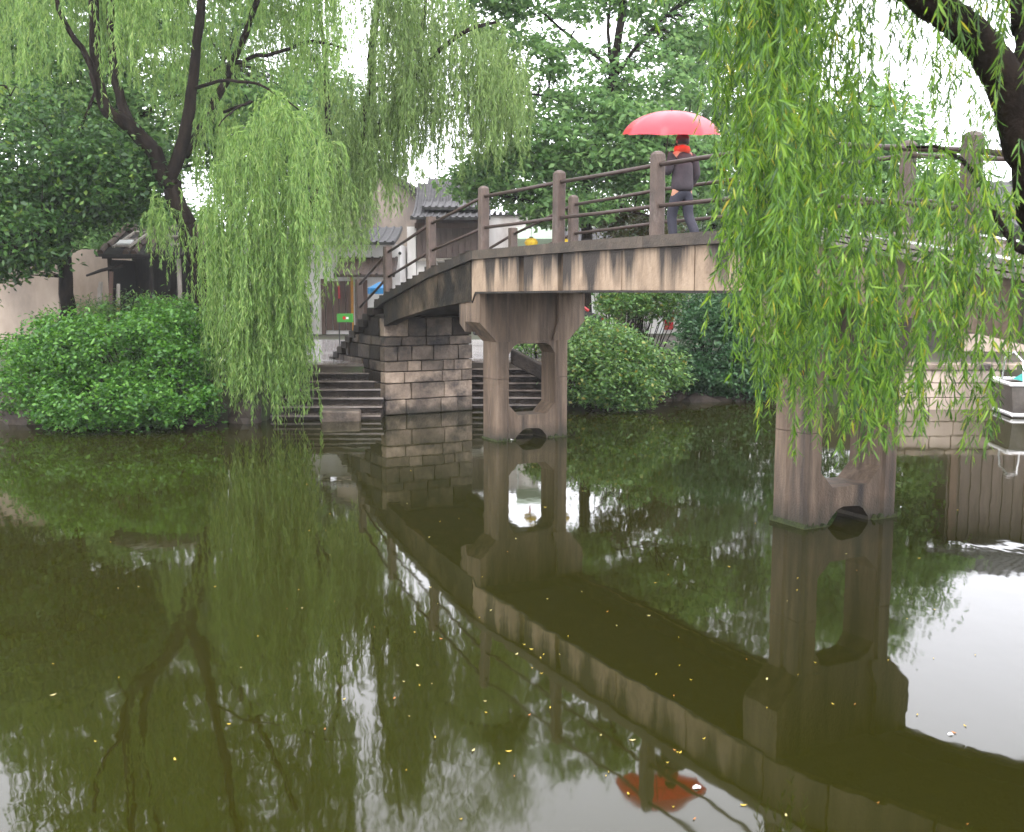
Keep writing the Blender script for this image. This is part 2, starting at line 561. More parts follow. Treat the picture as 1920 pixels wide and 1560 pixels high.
def zt(u):
    for (a, za), (b, zb) in zip(PROF, PROF[1:]):
        if u <= b:
            return za + (zb - za) * (u - a) / (b - a)
    return PROF[-1][1]


def zs(u):      # soffit
    if u >= 0.1:
        return zt(u) - .75
    k = min(1, max(0, -u / 3.64))
    return zt(u) - (.90 + (.66 - .90) * k)


bridge = thing('concrete_footbridge', (OX, OY, 0), -TH, 'old grey concrete footbridge with iron rails arching over the canal', 'bridge')
VF, VB = -OV, BW + OV          # near and far deck edges


def strip(us, v0, v1, top, bot):
    mb = MB()
    us = list(us)
    vs, fs = [], []
    for u in us:
        vs += [(u, v0, bot(u)), (u, v1, bot(u)), (u, v1, top(u)), (u, v0, top(u))]
    for i in range(len(us) - 1):
        a, b = i * 4, i * 4 + 4
        for k in range(4):
            k2 = (k + 1) % 4
            fs.append((a + k, a + k2, b + k2, b + k))
    fs += [(3, 2, 1, 0), tuple(len(vs) - 4 + i for i in range(4))]
    mb.add(vs, fs)
    return mb


def seg(a, b, n=None):
    n = n or max(1, int((b - a) / .5))
    br = [u for u, _ in PROF if a < u < b]
    return sorted(set([a + (b - a) * i / n for i in range(n + 1)] + br))


# deck slab and the soffit beams behind the fascia
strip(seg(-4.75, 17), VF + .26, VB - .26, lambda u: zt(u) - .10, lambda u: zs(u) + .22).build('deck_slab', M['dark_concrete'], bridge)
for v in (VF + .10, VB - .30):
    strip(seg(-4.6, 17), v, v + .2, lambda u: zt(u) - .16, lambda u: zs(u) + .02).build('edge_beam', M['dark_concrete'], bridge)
# fascia panels
edges = [.02, 1.95, 3.25, 5.0, 6.7, 8.3]
gaps = {1.95: .085, 3.25: .08}
for (v, w_) in ((VF, .11), (VB - .11, .11)):
    for a, b in zip(edges, edges[1:]):
        mb = strip(seg(a + gaps.get(a, .012), b - gaps.get(b, .012), 2), v, v + w_, lambda u: zt(u) - .165, lambda u: zs(u))
        mb.build('fascia_panel', M['fascia'], bridge)
    for a, b in ((-4.46, -3.0), (-3.0, -1.5), (-1.5, .0)):
        strip(seg(a + .01, b - .01, 4), v, v + w_, lambda u: zt(u) - .165, lambda u: zs(u)).build('fascia_panel', M['ramp'], bridge)
    for a, b in ((8.3, 9.4), (9.4, 10.9), (10.9, 12.5), (12.5, 14.5), (14.5, 17)):
        strip(seg(a + .02, b - .02, 3), v, v + w_, lambda u: zt(u) - .165, lambda u: zs(u)).build('fascia_panel', M['concrete'], bridge)
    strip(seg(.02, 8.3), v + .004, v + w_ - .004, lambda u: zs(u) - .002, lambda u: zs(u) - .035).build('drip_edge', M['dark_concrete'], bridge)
# kerb capping
for (v0, v1) in ((VF - .06, VF + .20), (VB - .20, VB + .06)):
    for a, b in ((.16, 2.9), (2.9, 5.6), (5.6, 8.35)):
        strip(seg(a + .004, b - .004, 4), v0, v1, lambda u: zt(u), lambda u: zt(u) - .16).build('kerb', M['kerb'], bridge)
    for a, b in ((-4.9, -2.6), (-2.6, .16)):
        strip(seg(a + .004, b - .004, 5), v0, v1, lambda u: zt(u), lambda u: zt(u) - .16).build('kerb', M['dark_concrete'], bridge)
    for a, b in ((8.35, 10.6), (10.6, 12.8), (12.8, 15), (15, 17)):
        for k in range(3):
            e = .02 * k
            strip(seg(a + .004, b - .004, 4), v0 - e, v1 + e, lambda u: zt(u) - .06 * k, lambda u: zt(u) - .06 * k - .045).build('kerb', M['step'], bridge)
# ramp steps: left ramp, right ramp
for i in range(16):
    u = -4.95 + i * .32
    z = zt(u + .16) + .035
    mb = MB()
    mb.box(u, u + .27, VF - .03, VB + .03, z - .14, z, .006)
    mb.build('step', M['dark_stone'], bridge)
for i in range(16):
    u = 8.75 + i * .34
    mb = MB()
    mb.box(u, u + .33, VF + .22, VB - .22, zt(u + .17) - .22, zt(u + .17) - .03)
    mb.build('step', M['step'], bridge)


# piers
def pier(u0):
    f3 = lambda a, x, y: (u0 + a, x, y)
    zn, zc = 1.884, 2.244
    top = zs(u0 + .1) - .002
    hw = BT / 2
    col_w = .255
    mb = MB()
    # two end columns with chamfered arrises and a flute on the end face
    for (v0, v1) in ((0, col_w), (BW - col_w, BW)):
        c = .035
        lp = [(-hw + c, v0), (-.06, v0), (-.03, v0 + .03), (.03, v0 + .03), (.06, v0), (hw - c, v0), (hw, v0 + c), (hw, v1 - c), (hw - c, v1), (-hw + c, v1), (-hw, v1 - c), (-hw, v0 + c)]
        if v0 > 0:
            lp = [(-hw + c, v0), (hw - c, v0), (hw, v0 + c), (hw, v1 - c), (hw - c, v1), (-hw + c, v1), (-hw, v1 - c), (-hw, v0 + c)]
        mb.prism([lp], -1.6, 1.168, lambda a, x, y: (u0 + x, y, a))
        mb.prism([lp], 1.178, zn, lambda a, x, y: (u0 + x, y, a))
        mb.prism([[(-hw + .03, v0 + .035), (hw - .03, v0 + .035), (hw - .03, v1 - .02), (-hw + .03, v1 - .02)]], 1.1, 1.25, lambda a, x, y: (u0 + x, y, a))
    # web wall with the tall eight-sided opening and the low arch at the water
    a0, a1 = col_w - .03, BW - col_w + .03
    outer = [(a0, -1.6), (.40, -1.6), (.40, .02), (.47, .10), (.58, .19), (.66, .215), (.93, .20), (1.0, .16), (1.09, .05), (1.12, -1.6), (a1, -1.6), (a1, zn), (a0, zn)]
    ch = .20
    o0, o1, z0, z1 = .272, BW - .272, .47, 1.83
    hole = [(o0, z0 + ch), (o0 + ch, z0), (o1 - ch, z0), (o1, z0 + ch), (o1, z1 - ch), (o1 - ch * .5, z1 - .05), (o1 - ch, z1), (o0 + ch, z1), (o0 + ch * .5, z1 - .05), (o0, z1 - ch)]
    mb.prism([outer, hole], -hw + .035, hw - .035, f3)
    sh = mb.build('pier', M['concrete'], bridge)
    # flared head
    co = .343
    mb = MB()
    mb.prism([[(0, zn), (BW, zn), (BW + co, zc), (BW + co, top), (-co, top), (-co, zc)]], -hw + .05, hw - .05, f3)
    for (v0, v1, s) in ((-co, .22, -1), (BW - .22, BW + co, 1)):
        if s < 0:
            lp = [(0.0, zn - .01), (.34, zn - .01), (.22, zc), (.22, top - .001), (-co - .012, top - .001), (-co - .012, zc)]
        else:
            lp = [(BW - .34, zn - .01), (BW, zn - .01), (BW + co + .012, zc), (BW + co + .012, top - .001), (BW - .22, top - .001), (BW - .22, zc)]
        mb.prism([lp], -hw - .01, hw + .01, f3)
    mb.build('corbel', M['concrete'], sh)
    # moss at the waterline
    for (v0, v1) in ((-.012, .40), (BW - .42, BW + .012)):
        mb = MB()
        random.seed(int(100 * (u0 + v0 + 9)))
        n = 17
        lo = [(v0 + (v1 - v0) * i / n, -.2) for i in range(n + 1)]
        hi = [(v0 + (v1 - v0) * i / n, random.choice((.005, .012, .02, .04, .07))) for i in range(n, -1, -1)]
        mb.prism([lo + hi], -hw - .014, hw + .014, f3)
        mb.build('moss', M['moss'], sh)
    # tall piece of pier up to the kink on the ramp side
    return sh


pier(0.0)
pier(BL)
mb = MB()
mb.prism([[(-.55, 2.2), (-.303, 2.05), (-.303, 2.83), (-.55, 2.60)]], VF + .02, VB - .02, lambda a, x, y: (x, a, y))
mb.build('ramp_bearing', M['concrete'], bridge)


# railing posts and rails
def post_mesh(h, cap=True):
    s = .082
    mb = MB()
    c = .02
    ring = lambda r_, z: [(-r_ + c, -r_, z), (r_ - c, -r_, z), (r_, -r_ + c, z), (r_, r_ - c, z), (r_ - c, r_, z), (-r_ + c, r_, z), (-r_, r_ - c, z), (-r_, -r_ + c, z)]
    prof = [(s, -.1), (s, h - .09)] + ([(s * .98, h - .05), (s * .72, h - .015), (s * .35, h)] if cap else [(s, h)])
    vs, fs = [], []
    for r_, z in prof:
        vs += ring(r_, z)
    n = 8
    for i in range(len(prof) - 1):
        for k in range(n):
            fs.append((i * n + k, i * n + (k + 1) % n, (i + 1) * n + (k + 1) % n, (i + 1) * n + k))
    fs += [tuple(reversed(range(n))), tuple((len(prof) - 1) * n + k for k in range(n))]
    mb.add(vs, fs)
    return mb.mesh('railing_post')


PM = post_mesh(1.145)
PMF = post_mesh(1.06, False)
PM.materials.append(M['post'])
PMF.materials.append(M['post'])
VN, VR = VF + .05, VB - .05
near = [-6.15, -4.31, -1.93, .43, 3.1, 5.77, 8.44, 10.9, 13.4, 16]
far = [-4.9, -2.59, -.09, 2.72, 5.4, 8.1, 10.7, 13.3, 16]
for v, row in ((VN, near), (VR, far)):
    for u in row:
        o = link('railing_post', PMF if u < -1 else PM, None, bridge)
        o.location = (u, v, zt(u) - .004)
        o.rotation_euler = (random.uniform(-.008, .008), random.uniform(-.012, .012), 0)
    for a, b in zip(row, row[1:]):
        for dz, rr in ((.955, .031), (.40, .029)):
            za = zt(a) + dz * (1.0 if a > -1 else .96)
            zb = zt(b) + dz * (1.0 if b > -1 else .96)
            MB().tube([(a, v, za), ((a + b) / 2, v, (za + zb) / 2 - .006), (b, v, zb)], rr, 8).build('rail', M['rail'], bridge, smooth=True)

# ------------------------------------------------------------------ abutment of squared stones with the bridge stair on it
abut = thing('stone_abutment', (OX, OY, 0), -TH, 'squared stone abutment under the left end of the footbridge', 'abutment')
UA = -4.44
VA1 = 1.80
random.seed(11)
core = [(UA - .06, -1.5), (UA - .06, 2.16), (-5.08, 2.28)]
for i in range(10):
    u = -5.08 - .31 * i
    z = 2.36 - .143 * (i + 1)
    core += [(u, z - .02), (u - .31, z - .02)]
core += [(-8.2, -1.5)]
mb = MB()
mb.prism([core], VF + .08, VA1 - .06, lambda a, x, y: (x, a, y))
mb.build('core', M['dark_stone'], abut)
courses = [-.45, .0, .34, .71, .97, 1.21, 1.55, 1.76, 2.19]


def block(u0, u1, v0, v1, z0, z1, mat):
    g = .010
    mb = MB()
    mb.box(u0, u1, v0, v1, z0 + g, z1 - g, .007)
    return mb.build('stone_block', mat, abut, bevel=.012)


for ci, (z0, z1) in enumerate(zip(courses, courses[1:])):
    # front face
    v = VF
    first = True
    while v < VA1 - .05:
        wd = random.uniform(.34, .85) * (1.15 if ci < 4 else .8)
        v2 = min(VA1, v + wd)
        if VA1 - v2 < .25:
            v2 = VA1
        pr_ = random.uniform(-.02, .02) + (.05 if ci == 0 else 0)
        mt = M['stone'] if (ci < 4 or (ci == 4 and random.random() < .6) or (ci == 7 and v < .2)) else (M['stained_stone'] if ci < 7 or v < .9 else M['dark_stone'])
        block(UA - .30, UA + pr_, v + .008, v2 - .008, z0, z1, mt)
        v = v2
    # side face, running back under the stair
    u = UA - .31
    end = -8.15
    if z1 > 1.06:
        for uu in [x * .05 for x in range(-163, -88)]:
            zz = 1.05 if uu < -8.18 else (1.05 + (uu + 8.18) / 3.1 * 1.31)
            if zz >= z1 - .02:
                end = uu
                break
    while u > end + .05:
        u2 = max(end, u - random.uniform(.35, .8))
        if u2 - end < .2:
            u2 = end
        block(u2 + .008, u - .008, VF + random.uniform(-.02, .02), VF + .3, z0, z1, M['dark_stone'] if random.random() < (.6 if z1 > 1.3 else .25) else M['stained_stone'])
        u = u2
    # far side
    if z1 < 1.9:
        u = UA - .31
        while u > -6.2:
            u2 = u - random.uniform(.5, .9)
            block(u2 + .008, u - .008, VA1 - .3, VA1 + random.uniform(-.02, .02), z0, z1, M['stone'])
            u = u2
for i in range(10):
    u = -5.05 - .31 * i
    z = 2.48 - .143 * (i + 1) + .06
    mb = MB()
    mb.box(u - .34, u + .02, VF - .05, VA1 + .05, z - .16, z, .008)
    mb.build('stair_step', M['dark_stone'], abut, bevel=.012)
mb = MB()
mb.box(UA - .5, UA + .06, VF - .02, VA1 + .02, 2.195, 2.25)
mb.build('capstone', M['dark_stone'], abut)


# stairs down to the water on each side of the abutment
def stairs(x0, x1, Y0, going, n, rz, label):
    t = thing('stone_stairs', ((x0 + x1) / 2, Y0, 0), rz, label, 'stairs', 'stone stairs down to the water')
    hw = (x1 - x0) / 2
    for k in range(n):
        z = TZ - .158 * k
        yb = 0.6 if k == 0 else -going * (k - 1) + .0
        yf = -going * k
        mb = MB()
        # nosing slab and a riser set back under it
        mb.box(-hw, hw, yf - .03, yb - .033, z - .035, z - (0 if k else -.009), .004)
        so = mb.build('step', M['step'], t)
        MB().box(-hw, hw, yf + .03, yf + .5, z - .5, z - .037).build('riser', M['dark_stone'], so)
    return t


stairs(-5.30, -2.90, 25.30, .325, 8, 0.02, 'wide wet stone stairs going down to the water left of the stone abutment')
stairs(-1.25, 1.02, 26.44, .17, 8, 0.0, 'narrow stone stairs to the water seen behind the middle bridge pier')
sb = MB()
sb.box(-.42, .42, -.30, .30, -.10, .20, .02)
sb2 = sb.build('stone_slab', M['stained_stone'], None, bevel=.03)
sb2.location = (-3.72, 23.35, 0.02)
sb2.rotation_euler = (0, .02, .06)
tag(sb2, 'loose squared stone lying at the foot of the water stairs', 'stone slab')
mb = MB()
mb.prism([[(-.75, 1.05), (-.75, 1.40), (1.25, .42), (1.25, .05)]], -.14, .14, lambda a, x, y: (x, a, y))
o = mb.build('stair_parapet', M['dark_stone'], None, bevel=.02)
o.location = (.72, 25.75, 0)
o.rotation_euler = (0, 0, -.25)
tag(o, 'sloping stone parapet slab beside the narrow stairs, seen through the pier opening', 'parapet')

# ------------------------------------------------------------------ leaves
def leaf_arrays(pos, d, nrm, ln, wd, bend=0.25, rich=False):
    """diamond leaves: pos base point, d direction, nrm face normal hint -> verts, quads"""
    d = d / np.linalg.norm(d, axis=1, keepdims=True)
    s = np.cross(d, nrm)
    s /= np.linalg.norm(s, axis=1, keepdims=True) + 1e-9
    n = np.cross(s, d)
    ln = ln[:, None]
    wd = wd[:, None]
    if not rich:
        mid = pos + d * ln * .45
        tip = pos + d * ln - n * ln * bend * .6
        V = np.stack([pos, mid + s * wd * .5 + n * wd * .12, tip, mid - s * wd * .5 + n * wd * .12], axis=1)
        return V.reshape(-1, 3), 4
    m1 = pos + d * ln * .28 - n * ln * bend * .08
    m2 = pos + d * ln * .66 - n * ln * bend * .35
    tip = pos + d * ln - n * ln * bend
    V = np.stack([pos, m1 + s * wd * .5, m2 + s * wd * .42, tip, m2 - s * wd * .42, m1 - s * wd * .5], axis=1)
    return V.reshape(-1, 3), 6


def poly_mesh(name, chunks):
    """chunks: list of (verts (k,3), verts per face) of loose polygons"""
    vs = np.concatenate([c[0] for c in chunks])
    sizes = np.concatenate([np.full(len(c[0]) // c[1], c[1], dtype=np.int32) for c in chunks])
    me = bpy.data.meshes.new(name)
    n = len(vs)
    me.vertices.add(n)
    me.vertices.foreach_set('co', vs.astype(np.float32).ravel())
    me.loops.add(n)
    me.loops.foreach_set('vertex_index', np.arange(n, dtype=np.int32))
    me.polygons.add(len(sizes))
    st = np.concatenate([[0], np.cumsum(sizes)[:-1]]).astype(np.int32)
    me.polygons.foreach_set('loop_start', st)
    me.update(calc_edges=True)
    me.validate()
    return me


def rdir(n, up=0.0):
    v = RNG.normal(size=(n, 3))
    v /= np.linalg.norm(v, axis=1, keepdims=True)
    v[:, 2] += up
    return v / np.linalg.norm(v, axis=1, keepdims=True)


def vnoise(p, s, seed=0):
    """cheap smooth 3-D noise in -1..1"""
    r_ = np.random.default_rng(seed)
    a = np.zeros(len(p))
    for k in range(5):
        w_ = r_.normal(size=3) / s * 2.2
        a += np.sin(p @ w_ + r_.uniform(0, 6.28))
    return a / 3.0


def limb(mb, pts, r0, r1, n=8, wob=.04, sub=4):
    """a bent tapering limb through the points (Catmull-Rom)"""
    pts = [Vector(p) for p in pts]
    q = []
    ext = [pts[0] * 2 - pts[1]] + pts + [pts[-1] * 2 - pts[-2]]
    for i in range(1, len(ext) - 2):
        p0, p1, p2, p3 = ext[i - 1:i + 3]
        for k in range(sub):
            s = k / sub
            q.append(.5 * ((2 * p1) + (p2 - p0) * s + (2 * p0 - 5 * p1 + 4 * p2 - p3) * s * s + (3 * p1 - p0 - 3 * p2 + p3) * s ** 3))
    q.append(pts[-1])
    m_ = len(q)
    rad = [r0 + (r1 - r0) * (i / (m_ - 1)) ** .85 for i in range(m_)]
    rad = [r_ * (1 + random.uniform(-.04, .04)) for r_ in rad]
    q = [p + Vector((random.uniform(-1, 1), random.uniform(-1, 1), random.uniform(-1, 1))) * wob * rad[i] / max(r0, .01) for i, p in enumerate(q)]
    mb.tube(q, rad, n)
    return q, rad


def leafy(center, base, scale, n, llen, lw, flat=.55, up=.9, droop=.25):
    """a clump of n leaves in a flattened blob"""
    p = RNG.normal(size=(n, 3)) * scale * np.array([1, 1, flat]) * .55 + center
    d = rdir(n)
    d[:, 2] = d[:, 2] * .5 - droop
    nr = rdir(n, up)
    ln = llen * RNG.uniform(.65, 1.25, n)
    return leaf_arrays(p, d, nr, ln, ln * lw * RNG.uniform(.8, 1.2, n))


def broad_tree(name, label, mat, trunk, limbs, blobs, nclump, per, llen, lw, csize, group=None, gap=.0, gscale=1.6, seed=1, tr=.2, cat='tree', flat=.5):
    """trunk, limbs = point lists; blobs = (centre, radii, weight) that the crown fills"""
    random.seed(seed)
    t = thing(name, trunk[0], 0, label, cat, group)
    off = Vector(trunk[0])
    mb = MB()
    nodes = []
    q, rd = limb(mb, [Vector(p) - off for p in trunk], tr, tr * .55)
    nodes += q[len(q) // 3:]
    for lp in limbs:
        r0 = tr * random.uniform(.35, .5)
        q, rd = limb(mb, [Vector(p) - off for p in lp], r0, r0 * .35, 6)
        nodes += q[2:]
    nd = np.array([tuple(p) for p in nodes])
    wts = np.array([b[2] for b in blobs], float)
    wts /= wts.sum()
    cs = []
    while len(cs) < nclump:
        k = RNG.choice(len(blobs), p=wts)
        c, r_, _ = blobs[k]
        v = RNG.normal(size=3)
        v /= np.linalg.norm(v)
        p = np.array(c) + v * np.array(r_) * RNG.uniform(.15, 1) ** .45
        if vnoise(p[None], gscale, seed)[0] < gap - .55 + RNG.uniform(-.2, .2):
            continue
        cs.append(p - np.array(off))
    chunks = []
    for p in cs:
        j = int(np.argmin(((nd - p) ** 2).sum(1) + RNG.uniform(0, .6, len(nd))))
        a = nd[j]
        if RNG.uniform() < .55:
            mid = (a + p) / 2 + np.array([0, 0, .12 * np.linalg.norm(p - a)])
            mb.tube([a, mid, p], [.022, .014, .006], 3, cap=False)
        chunks.append(leafy(p, a, csize * RNG.uniform(.7, 1.3), int(per * RNG.uniform(.6, 1.4)), llen, lw, flat))
    link('trunk', mb.mesh('trunk', True, False), M['bark'], t)
    link('crown', poly_mesh('crown', chunks), mat, t)
    return t


def strand(start, out, length, arc, sway, seg_len=.10):
    """points of a hanging willow strand"""
    n = max(5, int(length / seg_len))
    s = np.linspace(0, length, n)
    b = max(.15, arc * .8)
    h = arc * (1 - np.exp(-s / b))
    rise = arc * .45 * np.exp(-((s - arc * .6) / (arc * .7 + .01)) ** 2)
    ph = RNG.uniform(0, 6.28)
    sw = sway * np.sin(s * RNG.uniform(.5, 1.1) + ph) * (s / length)
    out = np.array(out, float)
    side = np.array([-out[1], out[0], 0])
    z = -(s - arc * .6 * (1 - np.exp(-s / b))) + rise
    return np.array(start) + np.outer(h, out) + np.outer(sw, side) + np.outer(sw * .6, out) + np.outer(z, [0, 0, 1])


def strand_leaves(pts, spacing, llen, lw, spread=.6, rich=False, start=.0):
    dl = np.linalg.norm(np.diff(pts, axis=0), axis=1)
    cum = np.concatenate([[0], np.cumsum(dl)])
    n = max(3, int((cum[-1] * (1 - start)) / spacing))
    s = np.sort(RNG.uniform(cum[-1] * start, cum[-1], n))
    p = np.stack([np.interp(s, cum, pts[:, k]) for k in range(3)], axis=1)
    p2 = np.stack([np.interp(np.minimum(s + .05, cum[-1] + .0), cum, pts[:, k]) for k in range(3)], axis=1)
    tdir = p2 - p
    ln_ = np.linalg.norm(tdir, axis=1, keepdims=True)
    tdir = np.where(ln_ > 1e-4, tdir / np.maximum(ln_, 1e-4), np.array([[0, 0, -1.]]))
    rad = rdir(n)
    d = tdir + rad * spread
    d[:, 2] -= .15
    nr = rdir(n, .3)
    ln = llen * RNG.uniform(.6, 1.2, n) * (1 - .25 * (s / cum[-1]) ** 3)
    return leaf_arrays(p, d, nr, ln, ln * lw * RNG.uniform(.8, 1.2, n), bend=RNG.uniform(.05, .35, n)[:, None], rich=rich)


def ribbon(pts, r0, r1):
    """thin three-sided stem of loose quads"""
    n = len(pts)
    r_ = np.linspace(r0, r1, n)[:, None]
    a = np.array([[1, 0, 0]]) * r_
    b = np.array([[-.5, .87, 0]]) * r_
    c = np.array([[-.5, -.87, 0]]) * r_
    qs = []
    for u_, v_ in ((a, b), (b, c), (c, a)):
        q = np.stack([pts[:-1] + u_[:-1], pts[:-1] + v_[:-1], pts[1:] + v_[1:], pts[1:] + u_[1:]], axis=1)
        qs.append(q.reshape(-1, 3))
    return np.concatenate(qs), 4


# ------------------------------------------------------------------ willows on the far bank
def px_strands(lst, off, spacing, llen, lw, jitter, arc=(.15, .5)):
    """lst rows: (x0, x1, top y0, top y1, bottom function, count, depth range)"""
    groups = []
    for (x0, x1, ty0, ty1, bot, cnt, Y0, Y1) in lst:
        nb_ = max(2, cnt // 6)
        hubs = [(RNG.uniform(x0, x1), RNG.uniform(Y0, Y1), RNG.uniform(.6, 1)) for _ in range(nb_)]
        for i in range(cnt):
            x = RNG.uniform(x0, x1)
            Y = RNG.uniform(Y0, Y1)
            hub = None
            if RNG.uniform() < .72:
                hub = hubs[RNG.integers(0, nb_)]
                x = min(x1, max(x0, hub[0] + RNG.normal() * 9))
                Y = hub[1] + RNG.normal() * .12
            ty = RNG.uniform(ty0, ty1) if not callable(ty0) else ty0(x) + abs(RNG.normal()) * ty1
            by = bot(x) if callable(bot) else bot
            by = ty + (by - ty) * (hub[2] * RNG.uniform(.8, 1.0) if hub else RNG.uniform(.45, 1.0) ** .8)
            a = pv(x, ty, Y)
            ln = max(.7, (by - ty) * Y / FPX)
            an = RNG.uniform(0, 6.28)
            ac = min(RNG.uniform(*arc), ln * .3)
            pts = strand(a - off, (math.cos(an), math.sin(an), 0), ln, ac, .16, .22)
            ch = [strand_leaves(pts, spacing, llen, lw, .55)]
            # side twigs
            for k in range(int(ln / .38)):
                j = RNG.integers(0, len(pts) - 1)
                an2 = RNG.uniform(0, 6.28)
                l2 = min(RNG.uniform(.3, .9), max(.3, ln * .5))
                p2 = strand(pts[j], (math.cos(an2), math.sin(an2), 0), l2, RNG.uniform(.08, .25), .05, .15)
                if p2[-1][2] + off[2] < .08:
                    continue
                ch.append(strand_leaves(p2, spacing * 1.1, llen, lw, .5))
            groups.append((pts, ch))
    return groups


def willow(name, label, mat, trunk, limbs, rows, spacing, llen, lw, tr, seed, crown_blobs=None, ncl=0, bunch=6):
    random.seed(seed)
    t = thing(name, trunk[0], 0, label, 'tree')
    off = np.array(trunk[0])
    mb = MB()
    limb(mb, [Vector(p) - Vector(trunk[0]) for p in trunk], tr, tr * .8, 10, .06)
    for lp, r0, r1 in limbs:
        limb(mb, [Vector(p) - Vector(trunk[0]) for p in lp], r0, r1, 8, .05)
    tro = link('trunk', mb.mesh('trunk', True, False), M['bark'], t)
    gs = px_strands(rows, off, spacing, llen, lw, .2)
    # neighbouring strands make up one hanging branch
    gs.sort(key=lambda g: (round(g[0][0][0] / .9), g[0][0][2]))
    for i in range(0, len(gs), bunch):
        part = gs[i:i + bunch]
        chunks = [c for g in part for c in g[1]] + [ribbon(g[0], .010, .003) for g in part]
        link('hanging_branch', poly_mesh('hanging_branch', chunks), mat, t)
    if ncl:
        chunks = []
        for k in range(ncl):
            c, r_, _ = crown_blobs[RNG.integers(0, len(crown_blobs))]
            v = rdir(1)[0]
            p = np.array(c) + v * np.array(r_) * RNG.uniform(.1, 1) ** .4
            if vnoise(p[None], 1.3, seed)[0] < -.25:
                continue
            chunks.append(leafy(p - off, None, .5, 26, llen, lw * 1.1, .9, .2, .9))
        link('crown', poly_mesh('crown', chunks), mat, t)
    return t


YL = 26.0
lerp = lambda x, xs, ys: float(np.interp(x, xs, ys))
l_trunk = [P(402, 668, YL), P(385, 560, YL), P(356, 445, YL), P(318, 345, YL)]
l_limbs = [
    ([P(322, 356, YL), P(288, 288, YL), P(236, 232, YL - .3), P(195, 196, YL - .5), P(180, 120, YL - .6), P(178, 30, YL - .7), P(172, -90, YL - .8), P(160, -220, YL - .9)], .21, .08),
    ([P(240, 236, YL - .3), P(218, 150, YL + .4), P(208, 55, YL + .8), P(216, -70, YL + 1.0), P(235, -190, YL + 1.1)], .13, .06),
    ([P(316, 350, YL), P(345, 262, YL - .2), P(362, 150, YL - .2), P(372, 50, YL), P(386, -80, YL + .2), P(400, -210, YL + .3)], .18, .07),
    ([P(342, 290, YL), P(385, 235, YL + .6), P(405, 190, YL + .8), P(442, 105, YL + .9), P(476, 18, YL + 1), P(512, -90, YL + 1.2)], .14, .06),
    ([P(438, 116, YL + .9), P(500, 102, YL + .7), P(585, 78, YL + .2), P(650, 92, YL - .2)], .06, .025),
    ([P(196, 200, YL - .5), P(165, 110, YL - .9), P(120, 40, YL - 1.2), P(95, -50, YL - 1.5)], .09, .04),
    ([P(362, 170, YL - .2), P(430, 150, YL - 1.4), P(500, 165, YL - 2.4), P(560, 205, YL - 3.0)], .05, .015),
    ([P(405, 215, YL + .8), P(470, 190, YL - .6), P(440, 205, YL - 2.0), P(410, 235, YL - 3.0)], .04, .012),
]
domeA = lambda x: lerp(x, [375, 395, 450, 490, 520, 560, 600, 645], [420, 325, 240, 172, 172, 205, 225, 295])
botA = lambda x: lerp(x, [355, 375, 400, 430, 470, 520, 545, 560, 580, 610, 645], [520, 640, 812, 822, 815, 828, 832, 650, 560, 560, 480])
rows = [
    (382, 632, domeA, 38, botA, 120, 21.8, 24.6),
    (390, 550, 300, 520, botA, 60, 21.6, 23.8),
    (400, 545, 480, 640, botA, 40, 21.5, 23.0),
    (285, 375, 355, 420, lambda x: lerp(x, [278, 372], [500, 560]), 22, 24.6, 25.6),
    (-60, 300, -230, -20, lambda x: lerp(x, [-40, 140, 300], [330, 200, 200]), 130, 26.6, 30),
    (290, 640, -240, 10, lambda x: lerp(x, [290, 420, 640], [330, 260, 190]), 125, 25.6, 29.5),
    (20, 330, -200, 0, lambda x: 190, 36, 23.5, 25),
    (-80, 660, -620, -230, lambda x: -60, 240, 23.5, 28.5),
    (380, 470, 120, 260, lambda x: 420, 24, 25.8, 27.5),
    (560, 650, -60, 120, lambda x: lerp(x, [560, 620, 680], [330, 160, 150]), 12, 24, 27),
]
willow('willow_tree', 'weeping willow with dark forked trunk on the left bank, pale curtain reaching the water', M['willow'], l_trunk, l_limbs, rows, .033, .16, .16, .27, 3,
       [(pv(180, -260, 26), (3.4, 2.0, 2.2), 1), (pv(450, -260, 26), (3.2, 2.0, 2.2), 1)], 640)

YM = 31.0
m_trunk = [P(505, 650, YM), P(530, 530, YM), P(590, 385, YM), P(640, 318, YM), P(690, 268, YM)]
m_limbs = [
    ([P(686, 276, YM), P(694, 170, YM), P(700, 60, YM), P(716, -60, YM), P(730, -180, YM)], .15, .07),
    ([P(690, 270, YM), P(735, 205, YM - .5), P(800, 120, YM - 1), P(870, 60, YM - 1.2), P(930, 40, YM - 1.2)], .12, .04),
    ([P(630, 330, YM), P(615, 240, YM - .5), P(610, 130, YM - .8), P(600, 20, YM - 1)], .11, .05),
    ([P(735, 205, YM - .5), P(760, 140, YM - .2), P(790, 60, YM), P(805, -40, YM)], .07, .03),
]
domeM = lambda x: lerp(x, [640, 760, 860, 930, 990], [-120, -140, -20, 40, 150])
botM = lambda x: lerp(x, [600, 660, 740, 790, 850, 900, 960, 995], [420, 470, 400, 330, 340, 345, 330, 240])
rows = [
    (700, 985, domeM, 70, botM, 190, 28.6, 32),
    (600, 750, 120, 280, botM, 85, 29, 32.5),
    (720, 985, 60, 200, botM, 90, 28.5, 31.5),
    (660, 740, -200, -40, lambda x: 140, 12, 29, 32),
    (600, 720, 250, 360, lambda x: lerp(x, [600, 720], [590, 470]), 44, 28.6, 30.5),
]
willow('willow_tree', 'second weeping willow, pale and airy, behind the left ramp of the bridge', M['willow_mid'], m_trunk, m_limbs, rows, .040, .19, .17, .22, 5,
       [(pv(720, -240, 31), (3.0, 1.8, 2.2), 1), (pv(900, -120, 31), (1.6, 1.4, 1.2), 1)], 420)

